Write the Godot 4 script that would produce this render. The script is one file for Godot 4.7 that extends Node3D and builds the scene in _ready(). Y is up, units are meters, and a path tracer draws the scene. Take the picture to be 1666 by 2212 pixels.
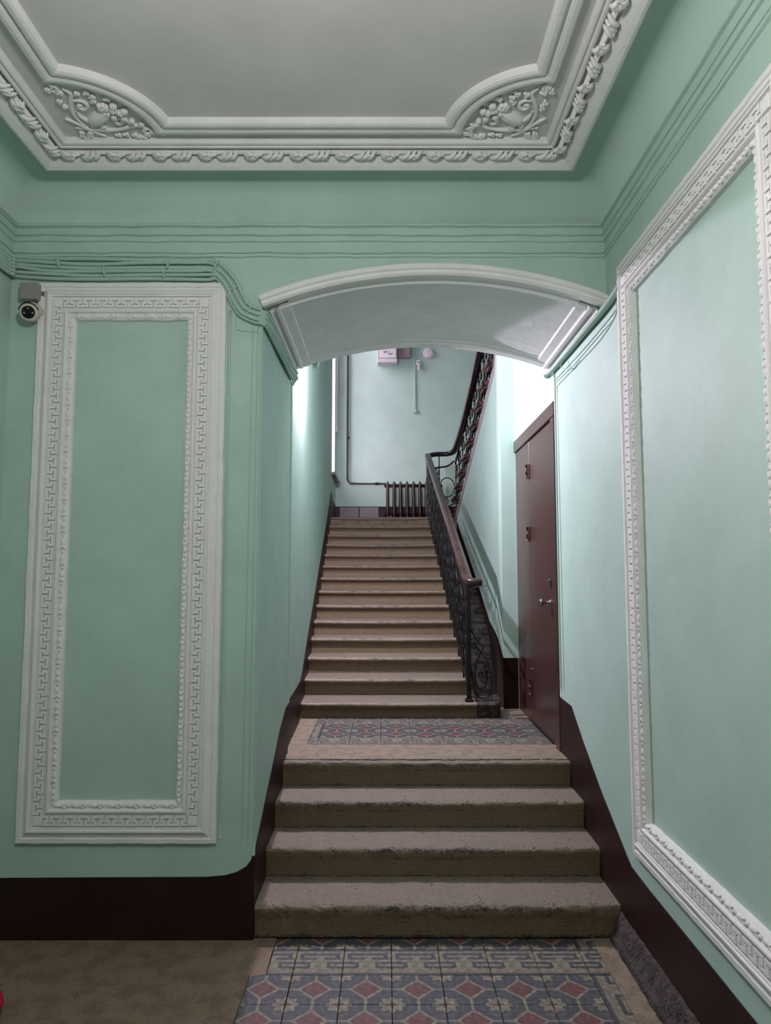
extends Node3D
# Entrance hall and stairs of an old apartment house. Metres, y up, the camera looks along -z.

const ZW := -3.33      # face of the wall with the arch
const ZB := -4.40      # back of the arch
const XR := 1.05       # right wall
const XL := -1.78      # left wall of the hall
const XJ := -0.585     # left jamb of the arch
const ZE := -10.9      # end wall
const HL := 0.55       # height of the first landing
const HU := 2.356      # height of the upper landing
const ZBACK := 2.6

var M := {}
var taken := {}

func _ready() -> void:
	camera_and_light()
	make_materials()
	build_floor()
	build_walls()
	build_ceiling()
	build_stairs()
	build_baseboards()
	build_door()
	build_window()
	build_lamps()
	build_frames()
	build_railings()
	build_far_flight()
	build_radiator()
	build_cables()
	build_devices()

func camera_and_light() -> void:
	var cam := Camera3D.new()
	cam.name = "camera"
	cam.keep_aspect = Camera3D.KEEP_HEIGHT
	cam.fov = 70.67
	cam.near = 0.02
	add_child(cam)
	cam.position = Vector3(0, 1.60, 0)
	cam.rotation_degrees = Vector3(4.98, 0, 0)
	cam.current = true
	var e := Environment.new()
	e.background_mode = Environment.BG_SKY
	var sm := ProceduralSkyMaterial.new()
	sm.sky_top_color = Color(0.93, 0.85, 0.92)
	sm.sky_horizon_color = Color(0.98, 0.91, 0.97)
	sm.ground_bottom_color = Color(0.55, 0.54, 0.55)
	sm.ground_horizon_color = Color(0.72, 0.70, 0.72)
	sm.sky_energy_multiplier = 3.6
	sm.ground_energy_multiplier = 2.1
	sm.sun_angle_max = 0.0
	var sky := Sky.new()
	sky.sky_material = sm
	e.sky = sky
	e.tonemap_mode = Environment.TONE_MAPPER_LINEAR
	e.tonemap_exposure = 1.0
	e.sdfgi_enabled = true
	e.ssao_enabled = true
	e.ssil_enabled = true
	var we := WorldEnvironment.new()
	we.name = "world_environment"
	we.environment = e
	add_child(we)

# ------------------------------------------------------------------ mesh helpers

func st() -> SurfaceTool:
	var s := SurfaceTool.new()
	s.begin(Mesh.PRIMITIVE_TRIANGLES)
	return s

func flat(s: SurfaceTool) -> void:
	s.set_smooth_group(-1)

func smooth(s: SurfaceTool, g := 0) -> void:
	s.set_smooth_group(g)

func tri(s: SurfaceTool, a: Vector3, b: Vector3, c: Vector3) -> void:
	s.add_vertex(a); s.add_vertex(b); s.add_vertex(c)

func quad(s: SurfaceTool, a: Vector3, b: Vector3, c: Vector3, d: Vector3) -> void:
	tri(s, a, b, c)
	tri(s, a, c, d)

# a triangle that faces away from the point "inside"
func otri(s: SurfaceTool, a: Vector3, b: Vector3, c: Vector3, inside: Vector3) -> void:
	if (b - a).cross(c - a).dot((a + b + c) / 3.0 - inside) > 0.0:
		tri(s, a, c, b)
	else:
		tri(s, a, b, c)

func oquad(s: SurfaceTool, a: Vector3, b: Vector3, c: Vector3, d: Vector3, inside: Vector3) -> void:
	otri(s, a, b, c, inside)
	otri(s, a, c, d, inside)

# a box with chamfered edges
func cbox(s: SurfaceTool, c: Vector3, size: Vector3, b := 0.002, xf := Transform3D()) -> void:
	flat(s)
	var h := size / 2.0
	b = min(b, min(h.x, min(h.y, h.z)) * 0.49)
	var o := xf * c
	var v := func(sg: Vector3, ax: int) -> Vector3:
		var p := Vector3.ZERO
		for k in 3:
			p[k] = sg[k] * (h[k] if k == ax else h[k] - b)
		return xf * (c + p)
	for ax in 3:
		var u := (ax + 1) % 3
		var w := (ax + 2) % 3
		for sg in [-1.0, 1.0]:
			var q := []
			for t in [[-1.0, -1.0], [1.0, -1.0], [1.0, 1.0], [-1.0, 1.0]]:
				var g := Vector3.ZERO
				g[ax] = sg; g[u] = t[0]; g[w] = t[1]
				q.append(v.call(g, ax))
			oquad(s, q[0], q[1], q[2], q[3], o)
		if b > 0.0:
			for su in [-1.0, 1.0]:
				for sw in [-1.0, 1.0]:
					var g0 := Vector3.ZERO
					g0[u] = su; g0[w] = sw; g0[ax] = -1.0
					var g1 := g0
					g1[ax] = 1.0
					oquad(s, v.call(g0, u), v.call(g1, u), v.call(g1, w), v.call(g0, w), o)
	if b > 0.0:
		for x in [-1.0, 1.0]:
			for y in [-1.0, 1.0]:
				for z in [-1.0, 1.0]:
					var g2 := Vector3(x, y, z)
					otri(s, v.call(g2, 0), v.call(g2, 1), v.call(g2, 2), o)

func lbox(s: SurfaceTool, lo: Vector3, hi: Vector3, b := 0.0) -> void:
	cbox(s, (lo + hi) / 2.0, hi - lo, b)

# eight corners: bottom a b c d, top e f g h
func hexa(s: SurfaceTool, p: Array) -> void:
	flat(s)
	var o := Vector3.ZERO
	for q: Vector3 in p:
		o += q / 8.0
	for f in [[0, 1, 2, 3], [4, 5, 6, 7], [0, 1, 5, 4], [1, 2, 6, 5], [2, 3, 7, 6], [3, 0, 4, 7]]:
		oquad(s, p[f[0]], p[f[1]], p[f[2]], p[f[3]], o)

# a wall piece over a plan line from a to b (x, z), thick to its left side by n
func wall_piece(s: SurfaceTool, a: Vector2, b: Vector2, n: Vector2, y0: float, y1: float) -> void:
	var c := b + n
	var d := a + n
	var p := []
	for y in [y0, y1]:
		for q: Vector2 in [a, b, c, d]:
			p.append(Vector3(q.x, y, q.y))
	hexa(s, p)

# rows of points joined by quads
func grid(s: SurfaceTool, rows: Array, close_rows := false, close_cols := false, flip := false) -> void:
	var nr := rows.size()
	var nc: int = rows[0].size()
	for i in (nr if close_rows else nr - 1):
		var r0: PackedVector3Array = rows[i]
		var r1: PackedVector3Array = rows[(i + 1) % nr]
		for j in (nc if close_cols else nc - 1):
			var k := (j + 1) % nc
			if flip:
				quad(s, r0[j], r0[k], r1[k], r1[j])
			else:
				quad(s, r0[j], r1[j], r1[k], r0[k])

func catmull(p: Array, n := 8) -> PackedVector3Array:
	var out := PackedVector3Array()
	for i in p.size() - 1:
		var a: Vector3 = p[max(i - 1, 0)]
		var b: Vector3 = p[i]
		var c: Vector3 = p[i + 1]
		var d: Vector3 = p[min(i + 2, p.size() - 1)]
		for k in n:
			out.append(b.cubic_interpolate(c, a, d, float(k) / n))
	out.append(p[p.size() - 1])
	return out

func resample(p: PackedVector3Array, step: float) -> PackedVector3Array:
	var out := PackedVector3Array([p[0]])
	var left := step
	for i in p.size() - 1:
		var a := p[i]
		var b := p[i + 1]
		var l := a.distance_to(b)
		var t := left
		while t < l:
			out.append(a.lerp(b, t / l))
			t += step
		left = t - l
	out.append(p[p.size() - 1])
	return out

# a tube along points; radius per point, or one for all
func tube(s: SurfaceTool, p: PackedVector3Array, r: Variant, sides := 8, caps := true) -> void:
	smooth(s)
	var rows := []
	var n := p.size()
	var t0 := (p[1] - p[0]).normalized()
	var up := Vector3.UP if abs(t0.y) < 0.9 else Vector3.RIGHT
	var side := t0.cross(up).normalized()
	for i in n:
		var t := (p[min(i + 1, n - 1)] - p[max(i - 1, 0)]).normalized()
		side = (side - t * side.dot(t)).normalized()
		var other := side.cross(t)
		var rad: float = r[i] if r is PackedFloat32Array else r
		var row := PackedVector3Array()
		for k in sides:
			var a := TAU * k / sides
			row.append(p[i] + (side * cos(a) + other * sin(a)) * rad)
		rows.append(row)
	grid(s, rows, false, true)
	if caps:
		for k in range(1, sides - 1):
			otri(s, rows[0][0], rows[0][k], rows[0][k + 1], p[1])
			otri(s, rows[n - 1][0], rows[n - 1][k], rows[n - 1][k + 1], p[n - 2])

# a profile (across, up) swept along points
func sweep(s: SurfaceTool, p: PackedVector3Array, prof: PackedVector2Array, upv := Vector3.UP, closed := true, is_flat := false) -> void:
	if is_flat:
		flat(s)
	else:
		smooth(s)
	var rows := []
	var n := p.size()
	for i in n:
		var t := (p[min(i + 1, n - 1)] - p[max(i - 1, 0)]).normalized()
		var sd := t.cross(upv).normalized()
		var uu := sd.cross(t).normalized()
		var row := PackedVector3Array()
		for q in prof:
			row.append(p[i] + sd * q.x + uu * q.y)
		rows.append(row)
	grid(s, rows, false, closed)
	if closed:
		flat(s)
		for k in range(1, prof.size() - 1):
			otri(s, rows[0][0], rows[0][k], rows[0][k + 1], p[1])
			otri(s, rows[n - 1][0], rows[n - 1][k], rows[n - 1][k + 1], p[n - 2])

func lathe(s: SurfaceTool, prof: Array, sides: int, xf: Transform3D) -> void:
	smooth(s)
	var rows := []
	for q: Vector2 in prof:
		var row := PackedVector3Array()
		for k in sides:
			var a := TAU * k / sides
			row.append(xf * Vector3(q.x * cos(a), q.y, q.x * sin(a)))
		rows.append(row)
	grid(s, rows, false, true, true)

func blob(s: SurfaceTool, c: Vector3, b: Basis, rings := 5, segs := 7) -> void:
	smooth(s)
	var rows := []
	for i in rings + 1:
		var a := PI * i / rings
		var row := PackedVector3Array()
		for k in segs:
			var t := TAU * k / segs
			row.append(c + b * Vector3(sin(a) * cos(t), cos(a), sin(a) * sin(t)))
		rows.append(row)
	grid(s, rows, false, true, true)

# a polygon (local x, y) given thickness from z0 to z1, placed by xf
func extrude(s: SurfaceTool, poly: PackedVector2Array, z0: float, z1: float, xf := Transform3D(), back := PackedVector2Array()) -> void:
	flat(s)
	if back.is_empty():
		back = poly
	var idx := Geometry2D.triangulate_polygon(poly)
	var far := Vector3(0, 0, 1000.0)
	for i in range(0, idx.size(), 3):
		var a := poly[idx[i]]
		var b := poly[idx[i + 1]]
		var c := poly[idx[i + 2]]
		otri(s, xf * Vector3(a.x, a.y, z1), xf * Vector3(b.x, b.y, z1), xf * Vector3(c.x, c.y, z1), xf * (Vector3(a.x, a.y, z1) - far))
		a = back[idx[i]]
		b = back[idx[i + 1]]
		c = back[idx[i + 2]]
		otri(s, xf * Vector3(a.x, a.y, z0), xf * Vector3(b.x, b.y, z0), xf * Vector3(c.x, c.y, z0), xf * (Vector3(a.x, a.y, z0) + far))
	var cw := Geometry2D.is_polygon_clockwise(poly)
	for i in poly.size():
		var j := (i + 1) % poly.size()
		var e := poly[j] - poly[i]
		var inner := Vector2(-e.y, e.x).normalized() * (-1.0 if cw else 1.0)
		var m := (poly[i] + poly[j]) / 2.0 + inner * 0.001
		oquad(s, xf * Vector3(poly[i].x, poly[i].y, z1), xf * Vector3(poly[j].x, poly[j].y, z1), xf * Vector3(back[j].x, back[j].y, z0), xf * Vector3(back[i].x, back[i].y, z0), xf * Vector3(m.x, m.y, (z0 + z1) / 2.0))

func pv2(a: Array) -> PackedVector2Array:
	var o := PackedVector2Array()
	for k in range(0, a.size(), 2):
		o.append(Vector2(a[k], a[k + 1]))
	return o

func mesh_of(s: SurfaceTool, m: Material) -> ArrayMesh:
	s.generate_normals()
	s.index()
	var me := s.commit()
	me.surface_set_material(0, m)
	return me

func numbered(called: String) -> String:
	if not taken.has(called):
		taken[called] = 0
		return called
	taken[called] += 1
	return "%s_%03d" % [called, taken[called]]

func put(called: String, me: Mesh, xf: Transform3D, parent: Node = self) -> MeshInstance3D:
	var o := MeshInstance3D.new()
	o.name = numbered(called) if parent == self else called
	o.mesh = me
	o.transform = xf
	o.cast_shadow = GeometryInstance3D.SHADOW_CASTING_SETTING_ON
	parent.add_child(o, true)
	return o

func obj(called: String, s: SurfaceTool, m: Material, parent: Node = self) -> MeshInstance3D:
	return put(called, mesh_of(s, m), Transform3D(), parent)

func struct(called: String, s: SurfaceTool, m: Material, label := "") -> MeshInstance3D:
	var o := obj(called, s, m)
	o.set_meta("kind", "structure")
	if label:
		o.set_meta("label", label)
		o.set_meta("category", called.split("_")[0])
	return o

func tag(o: Node, label: String, category: String, group := "") -> void:
	o.set_meta("label", label)
	o.set_meta("category", category)
	if group:
		o.set_meta("group", group)

func thing(called: String, label: String, category: String, at := Vector3.ZERO, group := "") -> Node3D:
	var o := Node3D.new()
	o.name = numbered(called)
	add_child(o)
	o.position = at
	tag(o, label, category, group)
	return o

# frames of reference of wall faces: local x along the wall, y up, z out of it
func right_wall() -> Transform3D:
	return Transform3D(Basis(Vector3(0, 0, 1), Vector3(0, 1, 0), Vector3(-1, 0, 0)), Vector3(XR, 0, 0))

func front_wall() -> Transform3D:
	return Transform3D(Basis(), Vector3(0, 0, ZW))

# ------------------------------------------------------------------ materials

func noise_bytes(sd: int, freq: float, n: int, octaves := 4, type := FastNoiseLite.TYPE_SIMPLEX_SMOOTH) -> PackedByteArray:
	var f := FastNoiseLite.new()
	f.seed = sd
	f.noise_type = type
	f.frequency = freq
	f.fractal_octaves = octaves
	var im := f.get_seamless_image(n, n)
	im.convert(Image.FORMAT_L8)
	return im.get_data()

func tex_from(n: int, a: PackedByteArray, b: PackedByteArray, pick: Callable) -> ImageTexture:
	var out := PackedByteArray()
	out.resize(n * n * 3)
	for i in n * n:
		var c: Color = pick.call(a[i] / 255.0, b[i] / 255.0)
		out[i * 3] = int(clamp(c.r, 0, 1) * 255.0)
		out[i * 3 + 1] = int(clamp(c.g, 0, 1) * 255.0)
		out[i * 3 + 2] = int(clamp(c.b, 0, 1) * 255.0)
	var im := Image.create_from_data(n, n, false, Image.FORMAT_RGB8, out)
	return ImageTexture.create_from_image(im)

func bump_from(bytes: PackedByteArray, n: int, strength: float) -> ImageTexture:
	var im := Image.create_from_data(n, n, false, Image.FORMAT_L8, bytes)
	im.convert(Image.FORMAT_RGBA8)
	im.bump_map_to_normal_map(strength)
	return ImageTexture.create_from_image(im)

func mat(called: String, c: Color, rough: float, metal := 0.0) -> StandardMaterial3D:
	var m := StandardMaterial3D.new()
	m.resource_name = called
	m.albedo_color = c
	m.roughness = rough
	m.metallic = metal
	M[called] = m
	return m

func triplanar(m: StandardMaterial3D, scale: float, albedo: Texture2D = null, normal: Texture2D = null, ns := 1.0) -> void:
	m.uv1_triplanar = true
	m.uv1_world_triplanar = true
	m.uv1_scale = Vector3.ONE * scale
	if albedo:
		m.albedo_texture = albedo
	if normal:
		m.normal_enabled = true
		m.normal_texture = normal
		m.normal_scale = ns

func make_materials() -> void:
	var n := 384
	var soft := noise_bytes(11, 0.006, n, 4)
	var fine := noise_bytes(12, 0.05, n, 4)
	var grit := noise_bytes(13, 0.16, n, 2)
	var blots := noise_bytes(14, 0.012, n, 5)
	var plaster_n := bump_from(noise_bytes(16, 0.02, n, 4), n, 4.0)
	var rough_n := bump_from(noise_bytes(17, 0.05, n, 5), n, 8.0)

	# mint wall paint: barely mottled
	var paint := tex_from(n, soft, fine, func(a, b): return Color(0.690, 0.795, 0.750) * (0.97 + 0.05 * a + 0.02 * (b - 0.5)))
	var m := mat("mint_paint", Color.WHITE, 0.62)
	triplanar(m, 0.9, paint)
	m = mat("mint_cable", Color(0.655, 0.765, 0.71), 0.5)
	m = mat("white_plaster", Color.WHITE, 0.75)
	triplanar(m, 1.6, tex_from(n, soft, fine, func(a, b): return Color(0.925, 0.92, 0.915) * (0.955 + 0.05 * a + 0.03 * (b - 0.5))), plaster_n, 0.28)
	m = mat("white_relief", Color(0.915, 0.91, 0.905), 0.75)
	m = mat("ceiling_white", Color.WHITE, 0.85)
	triplanar(m, 0.8, tex_from(n, soft, fine, func(a, b): return Color(0.835, 0.825, 0.815) * (0.965 + 0.05 * a + 0.015 * (b - 0.5))))

	# worn beige concrete with dark and pale grains
	var concrete := tex_from(n, blots, grit, func(a, b):
		var c := Color(0.505, 0.43, 0.36).lerp(Color(0.44, 0.375, 0.315), smoothstep(0.35, 0.75, a))
		if b > 0.77: c = c.lerp(Color(0.12, 0.11, 0.10), 0.7)
		elif b < 0.21: c = c.lerp(Color(0.62, 0.58, 0.52), 0.4)
		return c * (0.95 + 0.1 * b))
	m = mat("concrete", Color.WHITE, 0.8)
	triplanar(m, 1.6, concrete, rough_n, 0.12)
	var trodden := tex_from(n, blots, grit, func(a, b):
		var c := Color(0.525, 0.475, 0.40).lerp(Color(0.47, 0.42, 0.355), smoothstep(0.40, 0.70, a))
		if b > 0.72: c = c.lerp(Color(0.22, 0.19, 0.165), 0.6)
		elif b < 0.27: c = c.lerp(Color(0.66, 0.60, 0.54), 0.4)
		return c)
	m = mat("pitted_concrete", Color.WHITE, 0.85)
	triplanar(m, 2.3, trodden, rough_n, 0.3)
	m = mat("step_stone", Color.WHITE, 0.55)
	m.albedo_texture = step_texture(31, 0.0)
	m = mat("worn_step_stone", Color.WHITE, 0.8)
	m.albedo_texture = step_texture(47, 1.0)
	m.normal_enabled = true
	m.normal_texture = rough_n
	m.normal_scale = 0.12

	m = mat("brown_paint", Color.WHITE, 0.48)
	m.metallic_specular = 0.3
	triplanar(m, 1.1, tex_from(n, soft, grit, func(a, b): return Color(0.175, 0.103, 0.097) * (0.85 + 0.3 * a + (0.25 if b > 0.8 else 0.0))))
	mat("brown_matte", Color(0.15, 0.088, 0.083), 0.95).metallic_specular = 0.08
	m = mat("brown_rough", Color.WHITE, 0.75)
	triplanar(m, 2.5, tex_from(n, blots, grit, func(a, b):
		var c := Color(0.20, 0.165, 0.16).lerp(Color(0.34, 0.29, 0.275), smoothstep(0.4, 0.7, a))
		return c.lerp(Color(0.09, 0.07, 0.07), 0.7 if b > 0.62 else 0.0)), rough_n, 1.0)
	m = mat("door_paint", Color.WHITE, 0.3)
	triplanar(m, 0.7, tex_from(n, soft, fine, func(a, b): return Color(0.272, 0.172, 0.163) * (0.93 + 0.12 * a + 0.03 * (b - 0.5))))
	mat("iron", Color(0.075, 0.072, 0.075), 0.42, 0.35)
	m = mat("handrail_wood", Color.WHITE, 0.3)
	triplanar(m, 1.5, tex_from(n, blots, fine, func(a, b): return Color(0.205, 0.140, 0.128).lerp(Color(0.28, 0.215, 0.20), smoothstep(0.45, 0.75, a)) * (0.95 + 0.1 * b)))
	m = mat("radiator_paint", Color.WHITE, 0.32)
	triplanar(m, 3.0, tex_from(n, soft, fine, func(a, b): return Color(0.205, 0.120, 0.105) * (0.85 + 0.25 * a + 0.1 * (b - 0.5))))
	m = mat("granite", Color.WHITE, 0.6)
	triplanar(m, 5.0, tex_from(n, grit, fine, func(a, b): return Color(0.50, 0.485, 0.49) * (0.55 + 0.9 * a)))
	mat("grey_plastic", Color(0.56, 0.55, 0.54), 0.5)
	mat("white_plastic", Color(0.83, 0.81, 0.83), 0.4)
	mat("cream_plastic", Color(0.76, 0.735, 0.66), 0.45)
	mat("black_plastic", Color(0.03, 0.03, 0.035), 0.15)
	mat("lens", Color(0.42, 0.42, 0.42), 0.2)
	mat("lilac_metal", Color(0.80, 0.77, 0.80), 0.45)
	mat("taupe_metal", Color(0.55, 0.49, 0.50), 0.5)
	mat("ink", Color(0.14, 0.13, 0.17), 0.6)
	mat("steel", Color(0.55, 0.54, 0.52), 0.3, 0.9)
	mat("pink_rubber", Color(0.80, 0.10, 0.30), 0.35)
	mat("white_paint", Color(0.86, 0.85, 0.86), 0.45)
	mat("string_paint", Color(0.62, 0.57, 0.57), 0.5)
	mat("tread_paint", Color(0.31, 0.21, 0.20), 0.35)
	mat("shaded_wood", Color(0.125, 0.075, 0.068), 0.3)  # far handrail: shade of its underside put into the wood colour
	mat("grout", Color(0.10, 0.09, 0.085), 0.9)
	m = mat("glass", Color(0.95, 0.97, 1.0, 0.12), 0.03)
	m.transparency = BaseMaterial3D.TRANSPARENCY_ALPHA
	m = mat("lamp_glow", Color(0.95, 0.96, 1.0), 0.5)
	m.emission_enabled = true
	m.emission = Color(0.92, 0.96, 1.0)
	m.emission_energy_multiplier = 30.0
	m = mat("globe_glow", Color(0.95, 0.95, 0.93), 0.4)
	m.emission_enabled = true
	m.emission = Color(1.0, 0.985, 0.96)
	m.emission_energy_multiplier = 2.0

	# cement tiles: flat print
	var looks := [["field_tile", field_image(61)], ["field_tile_worn", field_image(62)], ["border_tile", border_image(63)]]
	for l in looks:
		m = mat(l[0], Color.WHITE, 0.6)
		m.albedo_texture = ImageTexture.create_from_image(l[1])

# stone of the steps: u runs along the step, v from the back of the tread over the nosing to the foot of the riser
func step_texture(sd: int, worn: float) -> ImageTexture:
	var w := 960
	var h := 320
	var big := FastNoiseLite.new()
	big.seed = sd
	big.frequency = 0.010
	big.fractal_octaves = 5
	var thin := FastNoiseLite.new()
	thin.seed = sd + 1
	thin.frequency = 0.06
	thin.fractal_octaves = 4
	var grain := FastNoiseLite.new()
	grain.seed = sd + 2
	grain.frequency = 0.22
	grain.fractal_octaves = 2
	var rng := RandomNumberGenerator.new()
	rng.seed = sd
	var out := PackedByteArray()
	out.resize(w * h * 3)
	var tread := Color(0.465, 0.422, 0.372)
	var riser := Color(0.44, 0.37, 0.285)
	for j in h:
		var v := float(j) / h
		var nose: float = exp(-pow((v - 0.60) / 0.035, 2.0))
		var under: float = exp(-pow((v - 0.70) / 0.03, 2.0))
		var foot := smoothstep(0.94, 1.0, v)
		var back := 1.0 - smoothstep(0.0, 0.08, v)
		for i in w:
			var u := float(i) / w
			var a := big.get_noise_2d(i * 1.1, j * 1.4)
			var b := thin.get_noise_2d(i * 1.2, j * 1.8)
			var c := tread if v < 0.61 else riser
			var e := grain.get_noise_2d(i, j * 1.1)
			c = c * (1.0 + 0.20 * a + 0.14 * b + 0.07 * e)
			if nose > 0.5:
				c = c * (1.0 + 0.16 * (nose - 0.5) * (1.0 + 1.5 * b))
			# dirt trodden into the middle of the nosing, the foot and the back, in patches with edges of their own
			var mid: float = exp(-pow((u - 0.47) / 0.24, 2.0))
			var dirt: float = a * 0.55 + b * 0.60 + e * 0.35 + nose * (0.05 + (0.22 + 0.18 * worn) * mid) + under * (0.14 + 0.10 * worn) * mid + worn * 0.05 + foot * (0.30 + worn * 0.25) + back * 0.16 - 0.38
			if dirt > 0.0:
				c = c.lerp(Color(0.165, 0.14, 0.115), min(0.8, 0.25 + dirt * 2.4))
			elif a * 0.6 + b < -0.40:
				c = c.lerp(Color(0.62, 0.56, 0.49), 0.35)
			var g := rng.randf()
			if g < 0.008:
				c = c.lerp(Color(0.10, 0.09, 0.08), 0.7)
			elif g > 0.994:
				c = c.lerp(Color(0.74, 0.68, 0.60), 0.7)
			var at := (j * w + i) * 3
			out[at] = int(clamp(c.r, 0, 1) * 255.0)
			out[at + 1] = int(clamp(c.g, 0, 1) * 255.0)
			out[at + 2] = int(clamp(c.b, 0, 1) * 255.0)
	return ImageTexture.create_from_image(Image.create_from_data(w, h, false, Image.FORMAT_RGB8, out))

const BLUE := Color(0.235, 0.24, 0.262)
const CREAM := Color(0.455, 0.43, 0.372)
const RED := Color(0.355, 0.205, 0.20)
const TAN := Color(0.36, 0.28, 0.235)

func field_image(sd: int) -> Image:
	var n := 176
	var im := Image.create(n, n, false, Image.FORMAT_RGB8)
	var f := FastNoiseLite.new()
	f.seed = sd
	f.frequency = 0.035
	f.fractal_octaves = 4
	for j in n:
		for i in n:
			var ax: float = abs((i + 0.5) / n * 2.0 - 1.0)
			var ay: float = abs((j + 0.5) / n * 2.0 - 1.0)
			var q := Vector2(1.0 - ax, 1.0 - ay)
			var r := q.length()
			var t := atan2(q.y, q.x)
			var w := f.get_noise_2d(i, j)
			var c := BLUE
			var d := ax + ay + 0.02 * w
			if d < 0.54:
				c = RED
			elif d < 0.70 or (d < 1.2 and (ax < 0.055 or ay < 0.055)):
				c = CREAM
			else:
				var star := 0.445 + 0.075 * cos(8.0 * t)
				if r < 0.15 + 0.05 * cos(4.0 * t):
					c = TAN
				elif r < star:
					c = CREAM * 1.04
				elif r > 0.64 and r < 0.70 and abs(t - PI / 4.0) > 0.2:
					c = BLUE.lerp(CREAM, 0.35)
			c = c * (1.0 + 0.34 * w)
			if f.get_noise_2d(i * 3.0 + 900.0, j * 3.0) > 0.34:
				c = c.lerp(Color(0.45, 0.42, 0.385), 0.35)
			im.set_pixel(i, j, c)
	return im

func border_image(sd: int) -> Image:
	var n := 176
	var rows := ["BBBBBBBBBBBB", "............", ".BBBBBBBBBB.", ".B........B.", ".BBBB..BBBB.", "............", "BBBB....BBBB", "...B....B...", "BBBB....BBBB", "............", "............", "BBBBBBBBBBBB"]
	var im := Image.create(n, n, false, Image.FORMAT_RGB8)
	var f := FastNoiseLite.new()
	f.seed = sd
	f.frequency = 0.035
	f.fractal_octaves = 4
	for j in n:
		for i in n:
			var w := f.get_noise_2d(i, j)
			var ch: String = rows[clampi(int((j + 2.0 * w) * 12.0 / n), 0, 11)][clampi(int((i + 2.0 * w) * 12.0 / n), 0, 11)]
			var c := (BLUE if ch == "B" else CREAM) * (1.0 + 0.34 * w)
			if f.get_noise_2d(i * 3.0 + 900.0, j * 3.0) > 0.42:
				c = c.lerp(Color(0.45, 0.42, 0.385), 0.3)
			im.set_pixel(i, j, c)
	return im

# ------------------------------------------------------------------ floors

# a tile with chamfered upper edge, its print mapped over the uncut size; local origin at the uncut tile's corner
func tile_mesh(x0: float, z0: float, x1: float, z1: float, m: Material, quarter := 0, size := 0.2) -> ArrayMesh:
	var s := st()
	flat(s)
	var g := 0.0013
	var b := 0.0015
	var lo := Vector2(x0 + g, z0 + g)
	var hi := Vector2(x1 - g, z1 - g)
	var rings := []
	for q in [[0.0, -0.012], [0.0, -b], [b, 0.0]]:
		rings.append([Vector3(lo.x + q[0], q[1], lo.y + q[0]), Vector3(hi.x - q[0], q[1], lo.y + q[0]), Vector3(hi.x - q[0], q[1], hi.y - q[0]), Vector3(lo.x + q[0], q[1], hi.y - q[0])])
	var uv := func(p: Vector3) -> Vector2:
		var t := Vector2(p.x / size, p.z / size)
		match quarter:
			1: return Vector2(t.y, 1.0 - t.x)
			2: return Vector2(1.0 - t.x, 1.0 - t.y)
			3: return Vector2(1.0 - t.y, t.x)
		return t
	var face := func(q: Array) -> void:
		for k in [0, 1, 2, 0, 2, 3]:
			s.set_uv(uv.call(q[k]))
			s.add_vertex(q[k])
	face.call([rings[2][0], rings[2][1], rings[2][2], rings[2][3]])
	for r in 2:
		for k in 4:
			var j := (k + 1) % 4
			face.call([rings[r + 1][k], rings[r][k], rings[r][j], rings[r + 1][j]])
	return mesh_of(s, m)

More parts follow.
